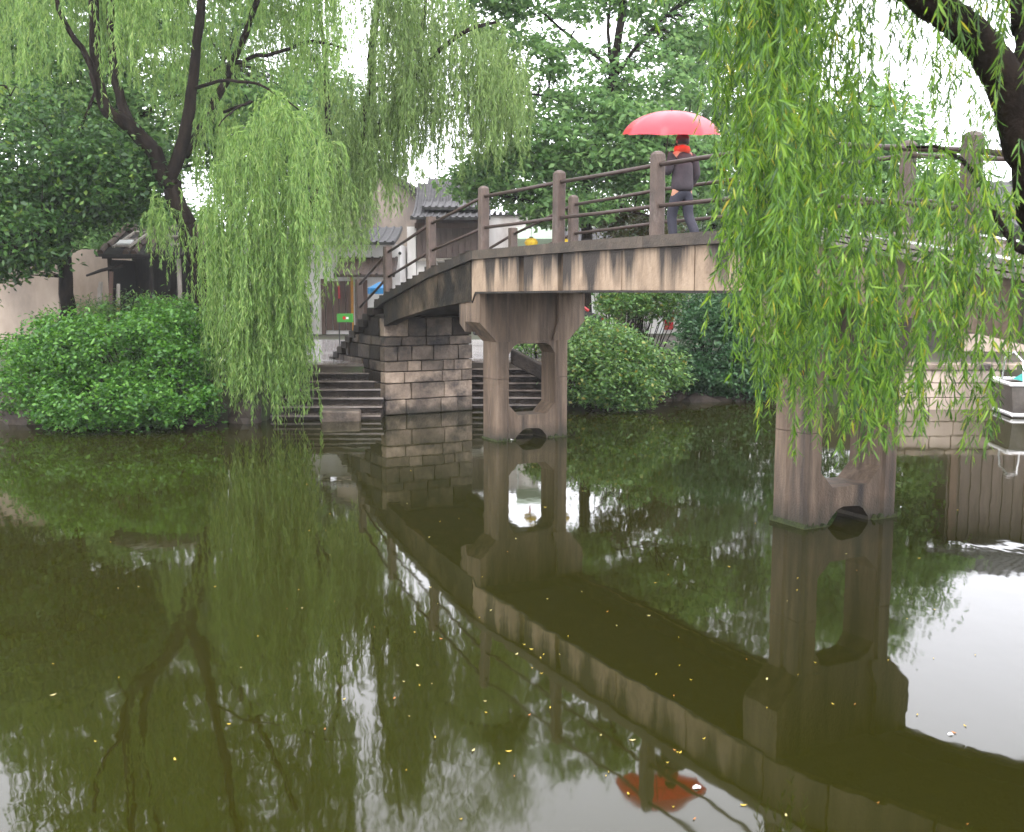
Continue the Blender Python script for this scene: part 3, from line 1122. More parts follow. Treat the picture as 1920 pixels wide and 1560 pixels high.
# ------------------------------------------------------------------ broadleaf trees
broad_tree('broadleaf_tree', 'dark dense broadleaf tree at the far left above the plaster wall', M['dark_leaf'],
           [P(128, 640, 27), P(125, 520, 27), P(112, 400, 27), P(100, 260, 27)],
           [[P(118, 440, 27), P(180, 360, 26.6), P(250, 320, 26.2)], [P(116, 430, 27), P(50, 360, 26), P(-40, 330, 25.5)], [P(108, 340, 27), P(150, 250, 27), P(180, 170, 27)], [P(105, 330, 27), P(40, 250, 27), P(10, 160, 27)],
            [P(118, 450, 27), P(90, 430, 25.5), P(40, 470, 24.6)]],
           [(pv(60, 300, 26.5), (2.9, 2.0, 1.9), 3), (pv(200, 335, 26.4), (1.2, 1.4, .95), 1.6), (pv(10, 440, 25.4), (1.4, 1.2, .9), 1.6), (pv(-80, 420, 25.5), (1.6, 1.6, 2), 1.2), (pv(230, 300, 27), (.8, 1, .8), .5)],
           640, 62, .16, .5, .55, gap=.05, gscale=1.4, seed=21, tr=.2)
broad_tree('broadleaf_tree', 'leafy green tree rising behind the forked willow trunk', M['mid_leaf'],
           [P(150, 640, 36), P(160, 400, 36), P(180, 150, 36), P(185, -40, 36)],
           [[P(170, 300, 36), P(290, 200, 35), P(420, 120, 35)], [P(175, 220, 36), P(60, 120, 36), P(-40, 60, 36)], [P(180, 150, 36), P(260, 20, 36), P(320, -80, 36)], [P(165, 380, 36), P(280, 330, 35), P(400, 300, 35)]],
           [(pv(120, 60, 36), (4.2, 2.2, 3.6), 3), (pv(60, 160, 35), (3.2, 1.6, 2.0), 1.6), (pv(-60, 60, 35), (2.4, 1.6, 3.2), .8), (pv(200, 240, 35), (2.0, 1.6, 1.5), .8), (pv(60, 380, 35), (3.4, 1.4, 1.2), 1.1), (pv(230, 420, 34), (2.2, 1.2, .9), .8), (pv(160, -260, 36), (4.4, 2, 3.0), 1.2), (pv(430, -160, 36), (3.4, 2, 2.4), .9), (pv(300, 220, 35.5), (3.2, 1.6, 2.0), 1.3), (pv(480, 230, 35.5), (2.4, 1.5, 2.1), 1.0), (pv(330, 20, 36), (2.6, 1.5, 2.4), .8), (pv(590, 330, 36), (1.6, 1.4, 1.8), .6)],
           1700, 44, .23, .5, .6, gap=.06, gscale=1.3, seed=22, tr=.26, flat=.35)
broad_tree('broadleaf_tree', 'tall layered green tree behind the middle of the bridge', M['mid_leaf'],
           [P(1098, 640, 33), P(1100, 470, 33), P(1100, 350, 33), P(1128, 240, 33), P(1148, 140, 33), P(1165, 30, 33), P(1175, -90, 33)],
           [[P(1100, 350, 33), P(1030, 300, 32.4), P(940, 280, 32), P(880, 300, 31.8)], [P(1104, 335, 33), P(1180, 290, 32.5), P(1270, 270, 32), P(1330, 290, 32)],
            [P(1130, 235, 33), P(1050, 190, 33), P(970, 170, 33)], [P(1148, 150, 33), P(1200, 80, 33), P(1250, 30, 33)], [P(1150, 130, 33), P(1070, 70, 33.5), P(1000, 10, 33.5)],
            [P(1100, 400, 33), P(1010, 380, 32), P(930, 365, 31.6)], [P(1102, 390, 33), P(1170, 395, 32), P(1240, 410, 31.6)], [P(1150, 140, 33), P(1140, 60, 33), P(1150, -40, 33)]],
           [(pv(1100, 265, 32.4), (2.6, 1.8, 1.5), 3), (pv(960, 330, 32), (1.8, 1.2, .95), 1.6), (pv(1250, 300, 32.2), (2.0, 1.4, 1.6), 2), (pv(1230, 140, 33), (1.9, 1.5, 1.3), 1.2), (pv(990, 130, 33), (1.9, 1.4, 1.1), 1.0),
            (pv(1080, -30, 33), (3.2, 1.6, 1.1), 1.3), (pv(1290, 30, 33.3), (1.6, 1.2, 1.2), .8), (pv(1060, 385, 32.2), (1.7, 1.2, .6), .9), (pv(930, 20, 33.5), (1.2, 1.2, 1.3), .7)],
           1000, 36, .22, .5, .50, gap=.18, gscale=.9, seed=23, tr=.19, flat=.30)
broad_tree('broadleaf_tree', 'dusky tree standing far back behind the red umbrella', M['back_leaf'],
           [P(1330, 640, 40), P(1335, 420, 40), P(1340, 240, 40), P(1345, 60, 40)],
           [[P(1335, 400, 40), P(1400, 300, 40), P(1460, 220, 40)], [P(1337, 330, 40), P(1290, 240, 40), P(1250, 180, 40)], [P(1340, 250, 40), P(1390, 120, 40), P(1430, 20, 40)]],
           [(pv(1360, 200, 40), (3.0, 2.2, 4.2), 3), (pv(1480, 330, 40), (2.6, 2, 3.0), 2), (pv(1300, 420, 38), (2.0, 1.6, 1.4), 1), (pv(1400, 0, 40), (3.0, 2, 1.6), 1)],
           640, 46, .22, .5, .7, gap=.0, gscale=1.4, seed=24, tr=.22)
broad_tree('broadleaf_tree', 'round green tree by the water behind the right bridge pier', M['mid_leaf'],
           [P(1640, 690, 31), P(1642, 560, 31), P(1650, 420, 31), P(1655, 300, 31)],
           [[P(1642, 540, 31), P(1580, 440, 31), P(1540, 380, 31)], [P(1645, 500, 31), P(1720, 420, 31), P(1780, 380, 31)], [P(1650, 420, 31), P(1620, 300, 31), P(1600, 230, 31)]],
           [(pv(1640, 370, 31), (2.6, 2.0, 2.4), 3), (pv(1745, 430, 31), (1.4, 1.4, 1.6), 1.3), (pv(1560, 480, 31), (1.6, 1.4, 1.6), 1.2), (pv(1620, 240, 31), (1.7, 1.4, 1.4), 1), (pv(1650, 560, 31), (2.3, 1.2, 1.0), 1)],
           640, 52, .18, .5, .58, gap=.0, gscale=1.4, seed=25, tr=.19)
broad_tree('broadleaf_tree', 'grey green tree far behind the houses between the two willows', M['back_leaf'],
           [P(600, 620, 50), P(600, 450, 50), P(605, 300, 50), P(610, 150, 50)],
           [[P(602, 400, 50), P(560, 280, 50), P(520, 200, 50)], [P(604, 350, 50), P(660, 260, 50), P(690, 220, 50)]],
           [(pv(590, 250, 50), (3.6, 2.4, 3.2), 2), (pv(500, 320, 50), (3.0, 2, 2.6), 1), (pv(480, 120, 50), (3.4, 2, 4.0), 1.2)],
           560, 46, .24, .5, .85, gap=.0, gscale=2.0, seed=26, tr=.25)
broad_tree('broadleaf_tree', 'pale distant tree behind the white wall under the centre tree', M['back_leaf'],
           [P(1200, 600, 52), P(1200, 480, 52), P(1195, 380, 52), P(1190, 280, 52)],
           [[P(1198, 420, 52), P(1140, 340, 52), P(1100, 300, 52)], [P(1196, 380, 52), P(1250, 300, 52), P(1290, 260, 52)]],
           [(pv(1210, 300, 52), (4.5, 2.4, 3.4), 2), (pv(1150, 430, 52), (3.0, 2, 1.2), .7)],
           110, 40, .26, .5, .8, gap=.1, gscale=2.0, seed=27, tr=.25)


# ------------------------------------------------------------------ bushes
def bush(name, label, mat, base, blobs, ncl, per, llen, lw, cs, seed, cat='bush', flat=.7, zmin=.03, droop=.2):
    random.seed(seed)
    t = thing(name, base, 0, label, cat)
    off = np.array(base)
    wts = np.array([b[2] for b in blobs], float)
    wts /= wts.sum()
    mb = MB()
    chunks = []
    for i in range(ncl):
        c, r_, _ = blobs[RNG.choice(len(blobs), p=wts)]
        v = rdir(1)[0]
        p = np.array(c) + v * np.array(r_) * RNG.uniform(.3, 1) ** .33
        if vnoise(p[None], .55, seed)[0] < -.42:
            continue
        if p[2] < zmin + .12:
            continue
        if i % 5 == 0:
            g = np.array([p[0] * .5 + off[0] * .5, p[1] * .35 + off[1] * .65, off[2]])
            md = (g + p) / 2 + np.array([0, 0, .2])
            mb.tube([g - off, md - off, p - off], [.018, .012, .005], 4, cap=False)
        ch = leafy(p - off, None, cs * RNG.uniform(.7, 1.3), int(per * RNG.uniform(.6, 1.4)), llen, lw, flat, 1.1, droop)
        ch[0][:, 2] = np.maximum(ch[0][:, 2], zmin - off[2] + RNG.uniform(0, .02, len(ch[0])))
        chunks.append(ch)
    for k in range(max(6, ncl // 22)):          # stray shoots that break the outline
        c, r_, _ = blobs[RNG.integers(0, len(blobs))]
        v = rdir(1, .35)[0]
        a = np.array(c) + v * np.array(r_) * .7
        if a[2] < zmin + .3:
            continue
        v2 = v + np.array([0, 0, .25])
        l_ = RNG.uniform(.4, .8) * max(.5, float(np.mean(r_)))
        ss = np.linspace(0, 1, 6)[:, None]
        pts = a - off + v2 * ss * l_ + np.array([0, 0, -.35 * l_]) * ss ** 2
        mb.tube(pts, [.008, .007, .006, .005, .004, .003], 4, cap=False)
        chunks.append(strand_leaves(pts, .02 * llen / .1, llen, lw, .9))
    link('stem', mb.mesh('stem', True, False), M['bark'], t)
    link('foliage', poly_mesh('foliage', chunks), mat, t)
    return t


bush('bush', 'big bright green bush hanging over the water on the left bank', M['bush_leaf'], (-8.0, 23.2, TZ),
     [(pv(200, 660, 22.8), (1.75, 1.2, .85), 3), (pv(90, 710, 22.8), (1.1, 1.1, .9), 1.4), (pv(320, 670, 22.9), (.9, 1.1, .95), 1.4), (pv(200, 755, 21.8), (1.4, 1.0, .55), 2), (pv(330, 755, 22.0), (.75, 1.0, .55), 1),
      (pv(110, 640, 23.6), (1.0, 1.0, .5), .7), (pv(300, 605, 23.6), (.9, .9, .4), .6), (pv(40, 660, 24), (.7, .8, .45), .4)],
     900, 64, .098, .6, .27, 31)
bush('bush', 'low green shrub under the willow curtain beside the water stairs', M['bush_dark'], (-5.6, 24.6, TZ),
     [(pv(505, 650, 24.5), (.55, .5, .45), 2), (pv(470, 720, 23.8), (.5, .5, .5), 1), (pv(530, 690, 24.3), (.35, .4, .35), .8)],
     130, 46, .10, .6, .24, 32)
bush('bush', 'rounded green bush leaning over the water right of the middle pier', M['bush_mid'], (2.0, 26.6, TZ),
     [(pv(1150, 680, 25.8), (1.05, .9, .72), 3), (pv(1090, 700, 25.4), (.6, .7, .7), 1.3), (pv(1160, 730, 25.0), (.85, .7, .45), 1.6), (pv(1240, 690, 26.2), (.7, .7, .45), 1), (pv(1120, 630, 26.4), (.8, .7, .3), .8)],
     430, 54, .115, .5, .27, 33)
bush('bush', 'dark green shrub mass on the bank to the right of the rounded bush', M['bush_dark'], (5.1, 28.2, TZ),
     [(pv(1340, 650, 27.8), (1.0, 1.0, 1.15), 3), (pv(1420, 640, 28), (1.0, 1.0, 1.3), 2.4), (pv(1350, 580, 28.6), (.9, .8, .6), 1), (pv(1300, 700, 27.3), (.7, .6, .42), 1.0), (pv(1400, 715, 27.2), (.9, .6, .4), 1.2), (pv(1500, 650, 29), (1.2, 1, 1.2), 1.5)],
     640, 56, .125, .5, .30, 34)
bush('small_tree', 'small green tree spreading under the deck in front of the white building', M['bush_mid'], (3.5, 31, TZ),
     [(pv(1190, 568, 30.5), (1.1, .8, .42), 3), (pv(1265, 560, 30.5), (.7, .7, .5), 1.2), (pv(1225, 520, 30.6), (.9, .7, .3), .6)],
     170, 46, .13, .5, .30, 35, cat='tree')
bush('bush', 'rusty brown green shrub seen between the rails of the bridge', M['rusty_leaf'], (3.2, 34.6, TZ),
     [(pv(1160, 415, 34), (1.1, .8, .55), 2), (pv(1250, 430, 34), (.8, .7, .5), 1), (pv(1210, 500, 34.4), (1.0, .7, .9), 1)],
     150, 44, .15, .45, .36, 36)
bush('bush', 'leafy shrub behind the sloping parapet, seen through the pier opening', M['bush_mid'], (.7, 27.6, TZ),
     [(pv(1000, 640, 27.5), (.6, .5, .45), 1), (pv(1050, 620, 27.8), (.7, .6, .5), 1)], 90, 44, .12, .5, .26, 38)
bush('bush', 'tall shrub filling the space behind the dark shed', M['mid_leaf'], (-11.0, 33, TZ),
     [(pv(220, 420, 33), (2.0, .9, 1.1), 2), (pv(330, 430, 33), (1.4, .8, 1.0), 1), (pv(200, 520, 33), (1.6, .8, 1.2), 1)], 240, 46, .17, .5, .42, 39)
bush('bush', 'weedy low plants along the foot of the plaster wall', M['bush_mid'], (-11.0, 27, 1.4),
     [(pv(150, 590, 27), (1.2, .5, .35), 1), (pv(230, 575, 26.4), (.9, .4, .25), 1), (pv(330, 580, 26.4), (.8, .4, .25), 1)],
     90, 34, .12, .3, .26, 37, droop=-.5)

# ------------------------------------------------------------------ left bank: wall, shed, loose timber
def wall(name, p0, p1, z0, z1, th, mat, label, cope=None):
    d = Vector((p1[0] - p0[0], p1[1] - p0[1], 0))
    t = thing(name, (p0[0], p0[1], z0), math.atan2(d.y, d.x), label, 'wall')
    L_ = d.length
    MB().box(0, L_, 0, th, -.3, z1 - z0).build('wall_face', mat, t)
    if cope:
        n = int(L_ / .24)
        mb = MB()
        mb.box(-.03, L_ + .03, -.10, th + .10, z1 - z0 + .002, z1 - z0 + .06)
        c = mb.build('coping', cope, t)
        tm = MB().tube([(0, -.13, z1 - z0 + .07), (0, th + .13, z1 - z0 + .16)], .07, 6).mesh('tile')
        tm.materials.append(cope)
        for i in range(n):
            o = link('tile', tm, None, t)
            o.location = (.12 + i * .24, 0, 0)
    return t


wall('garden_wall', (P(-120, 600, 29.5).x, 29.5), (P(112, 600, 29.5).x, 29.5), TZ, 3.75, .25, M['old_plaster'], 'stained beige plaster wall behind the bush at the far left')
wall('garden_wall', (P(104, 600, 31).x, 31), (P(240, 600, 31).x, 31.4), TZ, 3.9, .25, M['old_plaster'], 'paler piece of plaster wall beside the dark shed')

sx0, sx1 = P(207, 560, 28).x, P(372, 560, 28).x
shed = thing('timber_shed', ((sx0 + sx1) / 2, 28, 1.15), 0, 'dark open timber shed with a broken tile roof on the left bank', 'shed')
hw = (sx1 - sx0) / 2
MB().box(-hw, hw, 1.75, 1.82, 0, 2.7).build('back_wall', M['black_wood'], shed)
for x in (-hw, hw - .06):
    MB().box(x, x + .06, .06, 1.75, 0, 2.4).build('side_wall', M['black_wood'], shed)
for x in (-hw - .02, -.10, .62):
    MB().box(x, x + .09, -.04, .05, 0, 2.42).build('post', M['black_wood'] if x < .5 else M['pale_wood'], shed)
MB().box(-hw - .15, hw + .1, -.06, .06, 2.42, 2.54).build('eave_beam', M['black_wood'], shed)
MB().box(-hw, hw, .3, 1.7, .0, .08).build('shed_floor', M['black_wood'], shed)
mb = MB()
mb.hexa([(-hw - .2, -.35, 2.46), (hw + .2, -.35, 2.46), (hw + .2, 1.95, 3.28), (-hw - .2, 1.95, 3.28), (-hw - .2, -.35, 2.52), (hw + .2, -.35, 2.52), (hw + .2, 1.95, 3.34), (-hw - .2, 1.95, 3.34)])
rf = mb.build('roof', M['black_wood'], shed)
tm = MB().tube([(0, 0, 0), (0, .52, .185)], [.085, .075], 6).mesh('tile')
tm.materials.append(M['brown_tile'])
random.seed(5)
for i in range(12):
    for k in range(4):
        if random.random() < .28:
            continue
        o = link('tile', tm, None, rf)
        o.location = (-hw - .1 + i * .215 + random.uniform(-.02, .02), -.33 + k * .55, 2.555 + k * .196 + random.uniform(0, .02))
        o.rotation_euler = (0, 0, random.uniform(-.08, .08))


def frame_on_roof(loc, rx, rz, w_, h_, bars, label):
    t = thing('wooden_frame', loc, 0, label, 'frame', 'pale wooden frames on the shed roof')
    t.rotation_euler = (rx, 0, rz)
    for x in (-w_ / 2, w_ / 2 - .06):
        MB().box(x, x + .06, 0, h_, 0, .05).build('stile', M['pale_wood'], t)
    for y in bars:
        MB().box(-w_ / 2 + .06, w_ / 2 - .06, y, y + .06, .003, .047).build('bar', M['pale_wood'], t)
    return t


sl = math.atan2(.82, 2.3)
sxm = (sx0 + sx1) / 2
frame_on_roof((sxm - .72, 27.78, 3.84), sl, -.14, .48, 1.45, (.05, .55, 1.2), 'pale ladder like frame lying on the left of the shed roof')
frame_on_roof((sxm + .72, 27.85, 3.86), sl, .42, .34, 1.1, (.12, .8), 'crooked pale frame lying on the right of the shed roof')
bx = MB()
bx.box(-.18, .18, 0, .3, 0, .03)
o = bx.build('board', M['white'])
o.location = (sxm - .72, 27.95, 3.93)
o.rotation_euler = (sl, 0, 0)
tag(o, 'small white board lying inside the ladder like frame on the shed', 'board')
random.seed(4)
for i, (x, lean, h_, lab) in enumerate(((176, .10, 1.5, 'leftmost pale plank leaning by the shed'), (190, -.06, 1.35, 'short pale plank leaning beside the leftmost one'), (203, .03, 1.75, 'brown plank leaning just left of the shed post'))):
    mb = MB()
    mb.box(-.05, .05, -.02, .02, 0, h_)
    o = mb.build('plank', M['pale_wood'] if i < 2 else M['wood'])
    o.location = (P(x, 570, 27.6).x, 27.6, 1.5)
    o.rotation_euler = (-.1, lean, 0)
    tag(o, lab, 'plank', 'planks leaning at the shed')
mb = MB()
mb.tube([P(162, 517, 27.7), P(190, 507, 27.7), P(232, 497, 27.75)], [.03, .045, .05], 6)
o = mb.build('pole', M['black_wood'])
tag(o, 'dark rough pole sticking out left from the shed eave', 'pole')
o = MB().tube([P(222, 640, 27.2), P(222, 532, 27.25)], .045, 6).build('stake', M['pale_wood'])
tag(o, 'pale stake standing in front of the shed opening', 'stake')

# ------------------------------------------------------------------ houses
def tiled_roof(parent, x0, x1, y0, z0, y1, z1, mat, step=.26, curve=0.0, th=.10):
    """roof slope from (y0, z0) at the eave to (y1, z1) with rolls of tile; curve sags the slope"""
    n = 6
    mb = MB()
    pts = []
    for i in range(n + 1):
        s = i / n
        pts.append((y0 + (y1 - y0) * s, z0 + (z1 - z0) * s - curve * math.sin(math.pi * s)))
    for (ya, za), (yb, zb) in zip(pts, pts[1:]):
        mb.hexa([(x0, ya, za), (x1, ya, za), (x1, yb, zb), (x0, yb, zb), (x0, ya, za + th), (x1, ya, za + th), (x1, yb, zb + th), (x0, yb, zb + th)])
    rf = mb.build('roof', mat, parent)
    tm = MB().tube([(0, y - .04 if i == 0 else y, z + th) for i, (y, z) in enumerate(pts)], .055, 6).mesh('tile_row')
    tm.materials.append(mat)
    k = int((x1 - x0 - .1) / step)
    for i in range(k + 1):
        o = link('tile_row', tm, None, rf)
        o.location = (x0 + .05 + (x1 - x0 - .1) * i / max(1, k), 0, 0)
    return rf


# white canal house with a tiled canopy
YA = 40.0
hx0, hx1 = P(420, 600, YA).x, P(752, 600, YA).x
hw = (hx1 - hx0) / 2
hA = thing('canal_house', ((hx0 + hx1) / 2, YA, TZ), 0, 'white plastered house with tiled canopy and brown doors behind the left ramp', 'house')
LX = lambda px: P(px, 600, YA).x - (hx0 + hx1) / 2
LZ = lambda py: P(900, py, YA).z - TZ
MB().box(-hw, hw, 0, 5, -.2, LZ(458)).build('wall', M['plaster'], hA)
tiled_roof(hA, -hw - .3, hw - .15, -.55, LZ(460), 2.5, LZ(425), M['tile'], .28, .06)
cz = LZ(520)
tiled_roof(hA, LX(638), LX(748), -1.25, cz, -.06, cz + .62, M['brown_tile'], .26, .05)
for i in range(4):
    a = LX(612) + i * (LX(662) - LX(612)) / 4
    MB().box(a + .015, a + (LX(662) - LX(612)) / 4 - .015, -.09, .0, .15, LZ(527)).build('door_panel', M['wood'], hA)
MB().box(LX(675), LX(690), -.09, .0, .15, LZ(525)).build('door_panel', M['wood'], hA)
MB().box(LX(660), LX(664.5), -.20, -.1, .0, LZ(518)).build('door_post', M['orange'], hA)
MB().box(LX(604), LX(611), -.12, .0, .0, LZ(523)).build('door_frame', M['wood'], hA)
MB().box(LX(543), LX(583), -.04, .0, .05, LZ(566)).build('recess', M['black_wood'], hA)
for i in range(7):
    a = LX(545) + i * (LX(581) - LX(545)) / 6
    MB().tube([(a, -.10, .05), (a, -.10, LZ(570))], .022, 5).build('bar', M['iron'], hA)
MB().box(LX(430), LX(532), -.05, 0, .0, LZ(540)).build('wall_panel', M['old_plaster'], hA)
MB().tube([(LX(751.5), -.06, LZ(475)), (LX(751.5), -.02, LZ(475))], .06, 8).build('wall_vent', M['iron'], hA)
tiled_roof(hA, LX(470), LX(545), -1.0, LZ(500), -.06, LZ(478), M['brown_tile'], .26, .03)
MB().box(LX(636), LX(640), -.15, -.12, LZ(560), LZ(535)).build('couplet', M['red'], hA)

# grey gable behind
YG = 47.0
g = thing('gabled_house', (P(715, 600, YG).x, YG, TZ), 0, 'old grey gabled house end with a sloping tile edge above the white house', 'house')
zr, ze = P(0, 322, YG).z - TZ, P(0, 372, YG).z - TZ
xe = P(806, 600, YG).x - g.location.x
mb = MB()
mb.prism([[(-xe, 0), (xe - .15, 0), (xe - .15, ze - .12), (0, zr - .12), (-xe, ze - .12)]], 0, .3, lambda a, x, y: (x, a, y))
mb.build('gable_wall', M['grey_plaster'], g)
for s in (-1, 1):
    mb = MB()
    mb.hexa([(0, -.25, zr - .06), (s * (xe + .2), -.25, ze - .2), (s * (xe + .2), 7, ze - .2), (0, 7, zr - .06), (0, -.25, zr + .1), (s * (xe + .2), -.25, ze - .04), (s * (xe + .2), 7, ze - .04), (0, 7, zr + .1)])
    rf = mb.build('roof', M['tile'], g)
    tm = MB().tube([(0, 0, zr + .13), (s * (xe + .2), 0, ze - .0)], .09, 6).mesh('tile_row')
    tm.materials.append(M['tile'])
    for i in range(18):
        o = link('tile_row', tm, None, rf)
        o.location = (0, -.2 + i * .4, 0)

# dark timber house
YB = 42.0
bx0, bx1 = P(782, 600, YB).x, P(906, 600, YB).x
hB = thing('timber_house', ((bx0 + bx1) / 2, YB, TZ), 0, 'house with sagging slate roof and dark boarded upper wall behind the ramp rails', 'house')
hw = (bx1 - bx0) / 2
BZ = lambda py: P(0, py, YB).z - TZ
MB().box(-hw, hw, .12, 5, -.2, BZ(484)).build('wall', M['plaster'], hB)
MB().box(-hw, hw, .06, 5, BZ(484) + .003, BZ(410)).build('upper_wall', M['purple_wood'], hB)
nb = 11
for i in range(nb):
    a = -hw + i * 2 * hw / nb
    MB().box(a + .012, a + 2 * hw / nb - .012, .0, .058, BZ(482), BZ(428)).build('board', M['purple_wood'], hB)
MB().box(-hw - .05, hw + .05, -.06, .05, BZ(428), BZ(418)).build('beam', M['wood'], hB)
MB().box(-hw - .02, hw + .02, -.05, .10, BZ(490), BZ(484)).build('sill', M['pale_wood'], hB)
MB().box(-hw - .35, -hw - .02, .0, 4, -.2, BZ(425)).build('side_wall', M['plaster'], hB)
tiled_roof(hB, -hw - .15, hw + .3, -.75, BZ(414), 2.6, BZ(338), M['tile'], .24, .35)
tiled_roof(hB, -hw + .2, hw + .3, .3, BZ(392), 3.8, BZ(322), M['tile'], .24, .2)
for i in range(3):
    a = -hw + .3 + i * .8
    MB().box(a, a + .6, .06, .118, BZ(545), BZ(500)).build('window', M['black_wood'], hB)

# white walls and buildings on the right
wall('white_wall', (P(900, 600, 44).x, 44), (P(1010, 600, 44).x, 44), TZ, 5.6, .3, M['plaster'], 'white wall between the timber house and the centre tree', M['tile'])
YC = 40.5
cx0, cx1 = P(1015, 600, YC).x, P(1310, 600, YC).x
hC = thing('white_house', ((cx0 + cx1) / 2, YC, TZ), 0, 'low white house with a dark doorway seen under the bridge deck', 'house')
hw = (cx1 - cx0) / 2
CX = lambda px: P(px, 600, YC).x - (cx0 + cx1) / 2
CZ = lambda py: P(0, py, YC).z - TZ
MB().box(-hw, hw, 0, 5, -.2, CZ(470)).build('wall', M['plaster'], hC)
tiled_roof(hC, -hw - .3, hw + .3, -.6, CZ(472), 2.5, CZ(425), M['tile'], .3, .1)
MB().box(CX(1150), CX(1174), -.07, 0, 0, CZ(548)).build('door_panel', M['purple_wood'], hC)
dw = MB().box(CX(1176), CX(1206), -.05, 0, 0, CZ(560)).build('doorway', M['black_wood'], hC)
for i in range(5):
    a = CX(1177) + i * .12
    MB().tube([(a, -.09, CZ(612)), (a + .25, -.09, CZ(588))], .018, 5).build('bar', M['pale_wood'], hC)
for px in (1082, 1112, 1128, 1148):
    MB().box(CX(px) - .06, CX(px) + .06, -.14, 0, 0, CZ(500)).build('column', M['white'], hC)
MB().box(CX(1246), CX(1262), -.08, 0, CZ(618), CZ(585)).build('red_door', M['red'], hC)
MB().box(CX(1236), CX(1244), -.06, 0, 0, CZ(580)).build('door_frame', M['white'], hC)

# long timber waterside house at the right
YR = 30.0
rx0 = P(1790, 600, YR).x
hR = thing('waterside_house', (rx0, YR, TZ), -.12, 'long brown timber house with grey tile roof on the right bank', 'house')
LR = 14.0
MB().box(0, LR, 0, 5, -.2, 3.35).build('wall', M['purple_wood'], hR)
for i in range(48):
    a = .05 + i * .29
    if i % 8 == 0:
        MB().box(a, a + .2, -.14, 0, 0, 3.3).build('column', M['plaster'] if i == 8 else M['wood'], hR)
    else:
        MB().box(a, a + .26, -.05, 0, .55, 3.2).build('board', M['purple_wood'], hR)
MB().box(-.05, LR, -.10, 0, .02, .5).build('plinth', M['old_plaster'], hR)
tiled_roof(hR, -.5, LR + .3, -.9, 3.25, 2.6, 4.75, M['tile'], .28, .16)

# market things in front of the houses
def parasol(loc, mat, r_, h_, label):
    t = thing('market_parasol', loc, 0, label, 'parasol')
    MB().tube([(0, 0, 0), (0, 0, h_)], .025, 6).build('pole', M['white'], t)
    vs = [(0, 0, h_)] + [(r_ * math.cos(k * math.pi / 4), r_ * math.sin(k * math.pi / 4), h_ - .22) for k in range(8)] + [(r_ * math.cos(k * math.pi / 4), r_ * math.sin(k * math.pi / 4), h_ - .42) for k in range(8)]
    fs = [(0, 1 + k, 1 + (k + 1) % 8) for k in range(8)] + [(1 + k, 9 + k, 9 + (k + 1) % 8, 1 + (k + 1) % 8) for k in range(8)]
    link('canopy', mesh('canopy', vs, fs), mat, t)
    MB().lathe([(.0, 0), (.25, 0), (.25, .06), (.05, .10), (0, .10)], n=10).build('base', M['iron'], t)
    return t


q = P(712, 528, 37.5)
parasol((q.x, 37.5, TZ), M['blue'], .42, q.z - TZ, 'small blue parasol beside the tiled canopy behind the ramp')
gb = thing('sign_box', (P(647, 598, 33).x, 33, TZ), 0, 'bright green sign box with a red and white mark at the head of the stairs', 'sign')
q1, q0 = P(0, 588, 33).z - TZ, P(0, 604, 33).z - TZ
MB().box(-.24, .24, -.02, .10, q0, q1).build('board', M['green'], gb)
for x in (-.2, .17):
    MB().box(x, x + .03, .0, .05, 0, q0).build('leg', M['iron'], gb)
MB().lathe([(0, 0), (.055, 0)], n=10).build('red_mark', M['red'], gb).location = (-.02, -.024, (q0 + q1) / 2)
gb.children[-1].rotation_euler = (R(90), 0, 0)
o = MB().box(.03, .11, -.026, -.021, (q0 + q1) / 2 - .035, (q0 + q1) / 2 + .03).build('white_mark', M['white'], gb)
q = P(516, 598, 26.5)
pl = thing('potted_plant', (q.x, 26.5, TZ), 0, 'bright yellow green plant in a red pot behind the willow curtain', 'potted plant')
MB().lathe([(0, 0), (.16, 0), (.22, .42), (.20, .42), (.18, .36), (0, .36)], n=14).build('pot', M['terracotta'], pl, smooth=True)
MB().tube([(0, 0, .36), (.03, 0, .7), (0, .02, .95)], [.03, .025, .02], 6).build('stem', M['bark'], pl)
link('foliage', poly_mesh('foliage', [leafy(np.array([x, 0, 1.0 + dz]), None, .17, 60, .09, .5, .55) for x, dz in ((-.12, 0), (.1, .04), (0, .1), (.18, -.04))]), M['yellow_leaf'], pl)


def lantern(px, py, Y, label):
    q = P(px, py, Y)
    t = thing('paper_lantern', q, 0, label, 'lantern', 'yellow lanterns hanging behind the bridge')
    b = MB().lathe([(.05, -.15), (.13, -.12), (.18, -.04), (.19, 0), (.18, .05), (.13, .11), (.05, .14)], n=16).build('shade', M['lantern'], t, smooth=True)
    for k in range(8):
        a = k * math.pi / 4
        MB().tube([(.135 * math.cos(a), .135 * math.sin(a), -.12), (.195 * math.cos(a), .195 * math.sin(a), 0), (.135 * math.cos(a), .135 * math.sin(a), .112)], .006, 4).build('rib', M['orange'], b)
    MB().lathe([(0, .14), (.06, .14), (.06, .17), (0, .17)], n=10).build('cap', M['iron'], t)
    MB().tube([(0, 0, .17), (0.01, 0, .62)], .006, 4).build('cord', M['iron'], t)
    MB().tube([(0, 0, -.15), (0, 0, -.32)], [.02, .03], 6).build('tassel', M['red'], t)


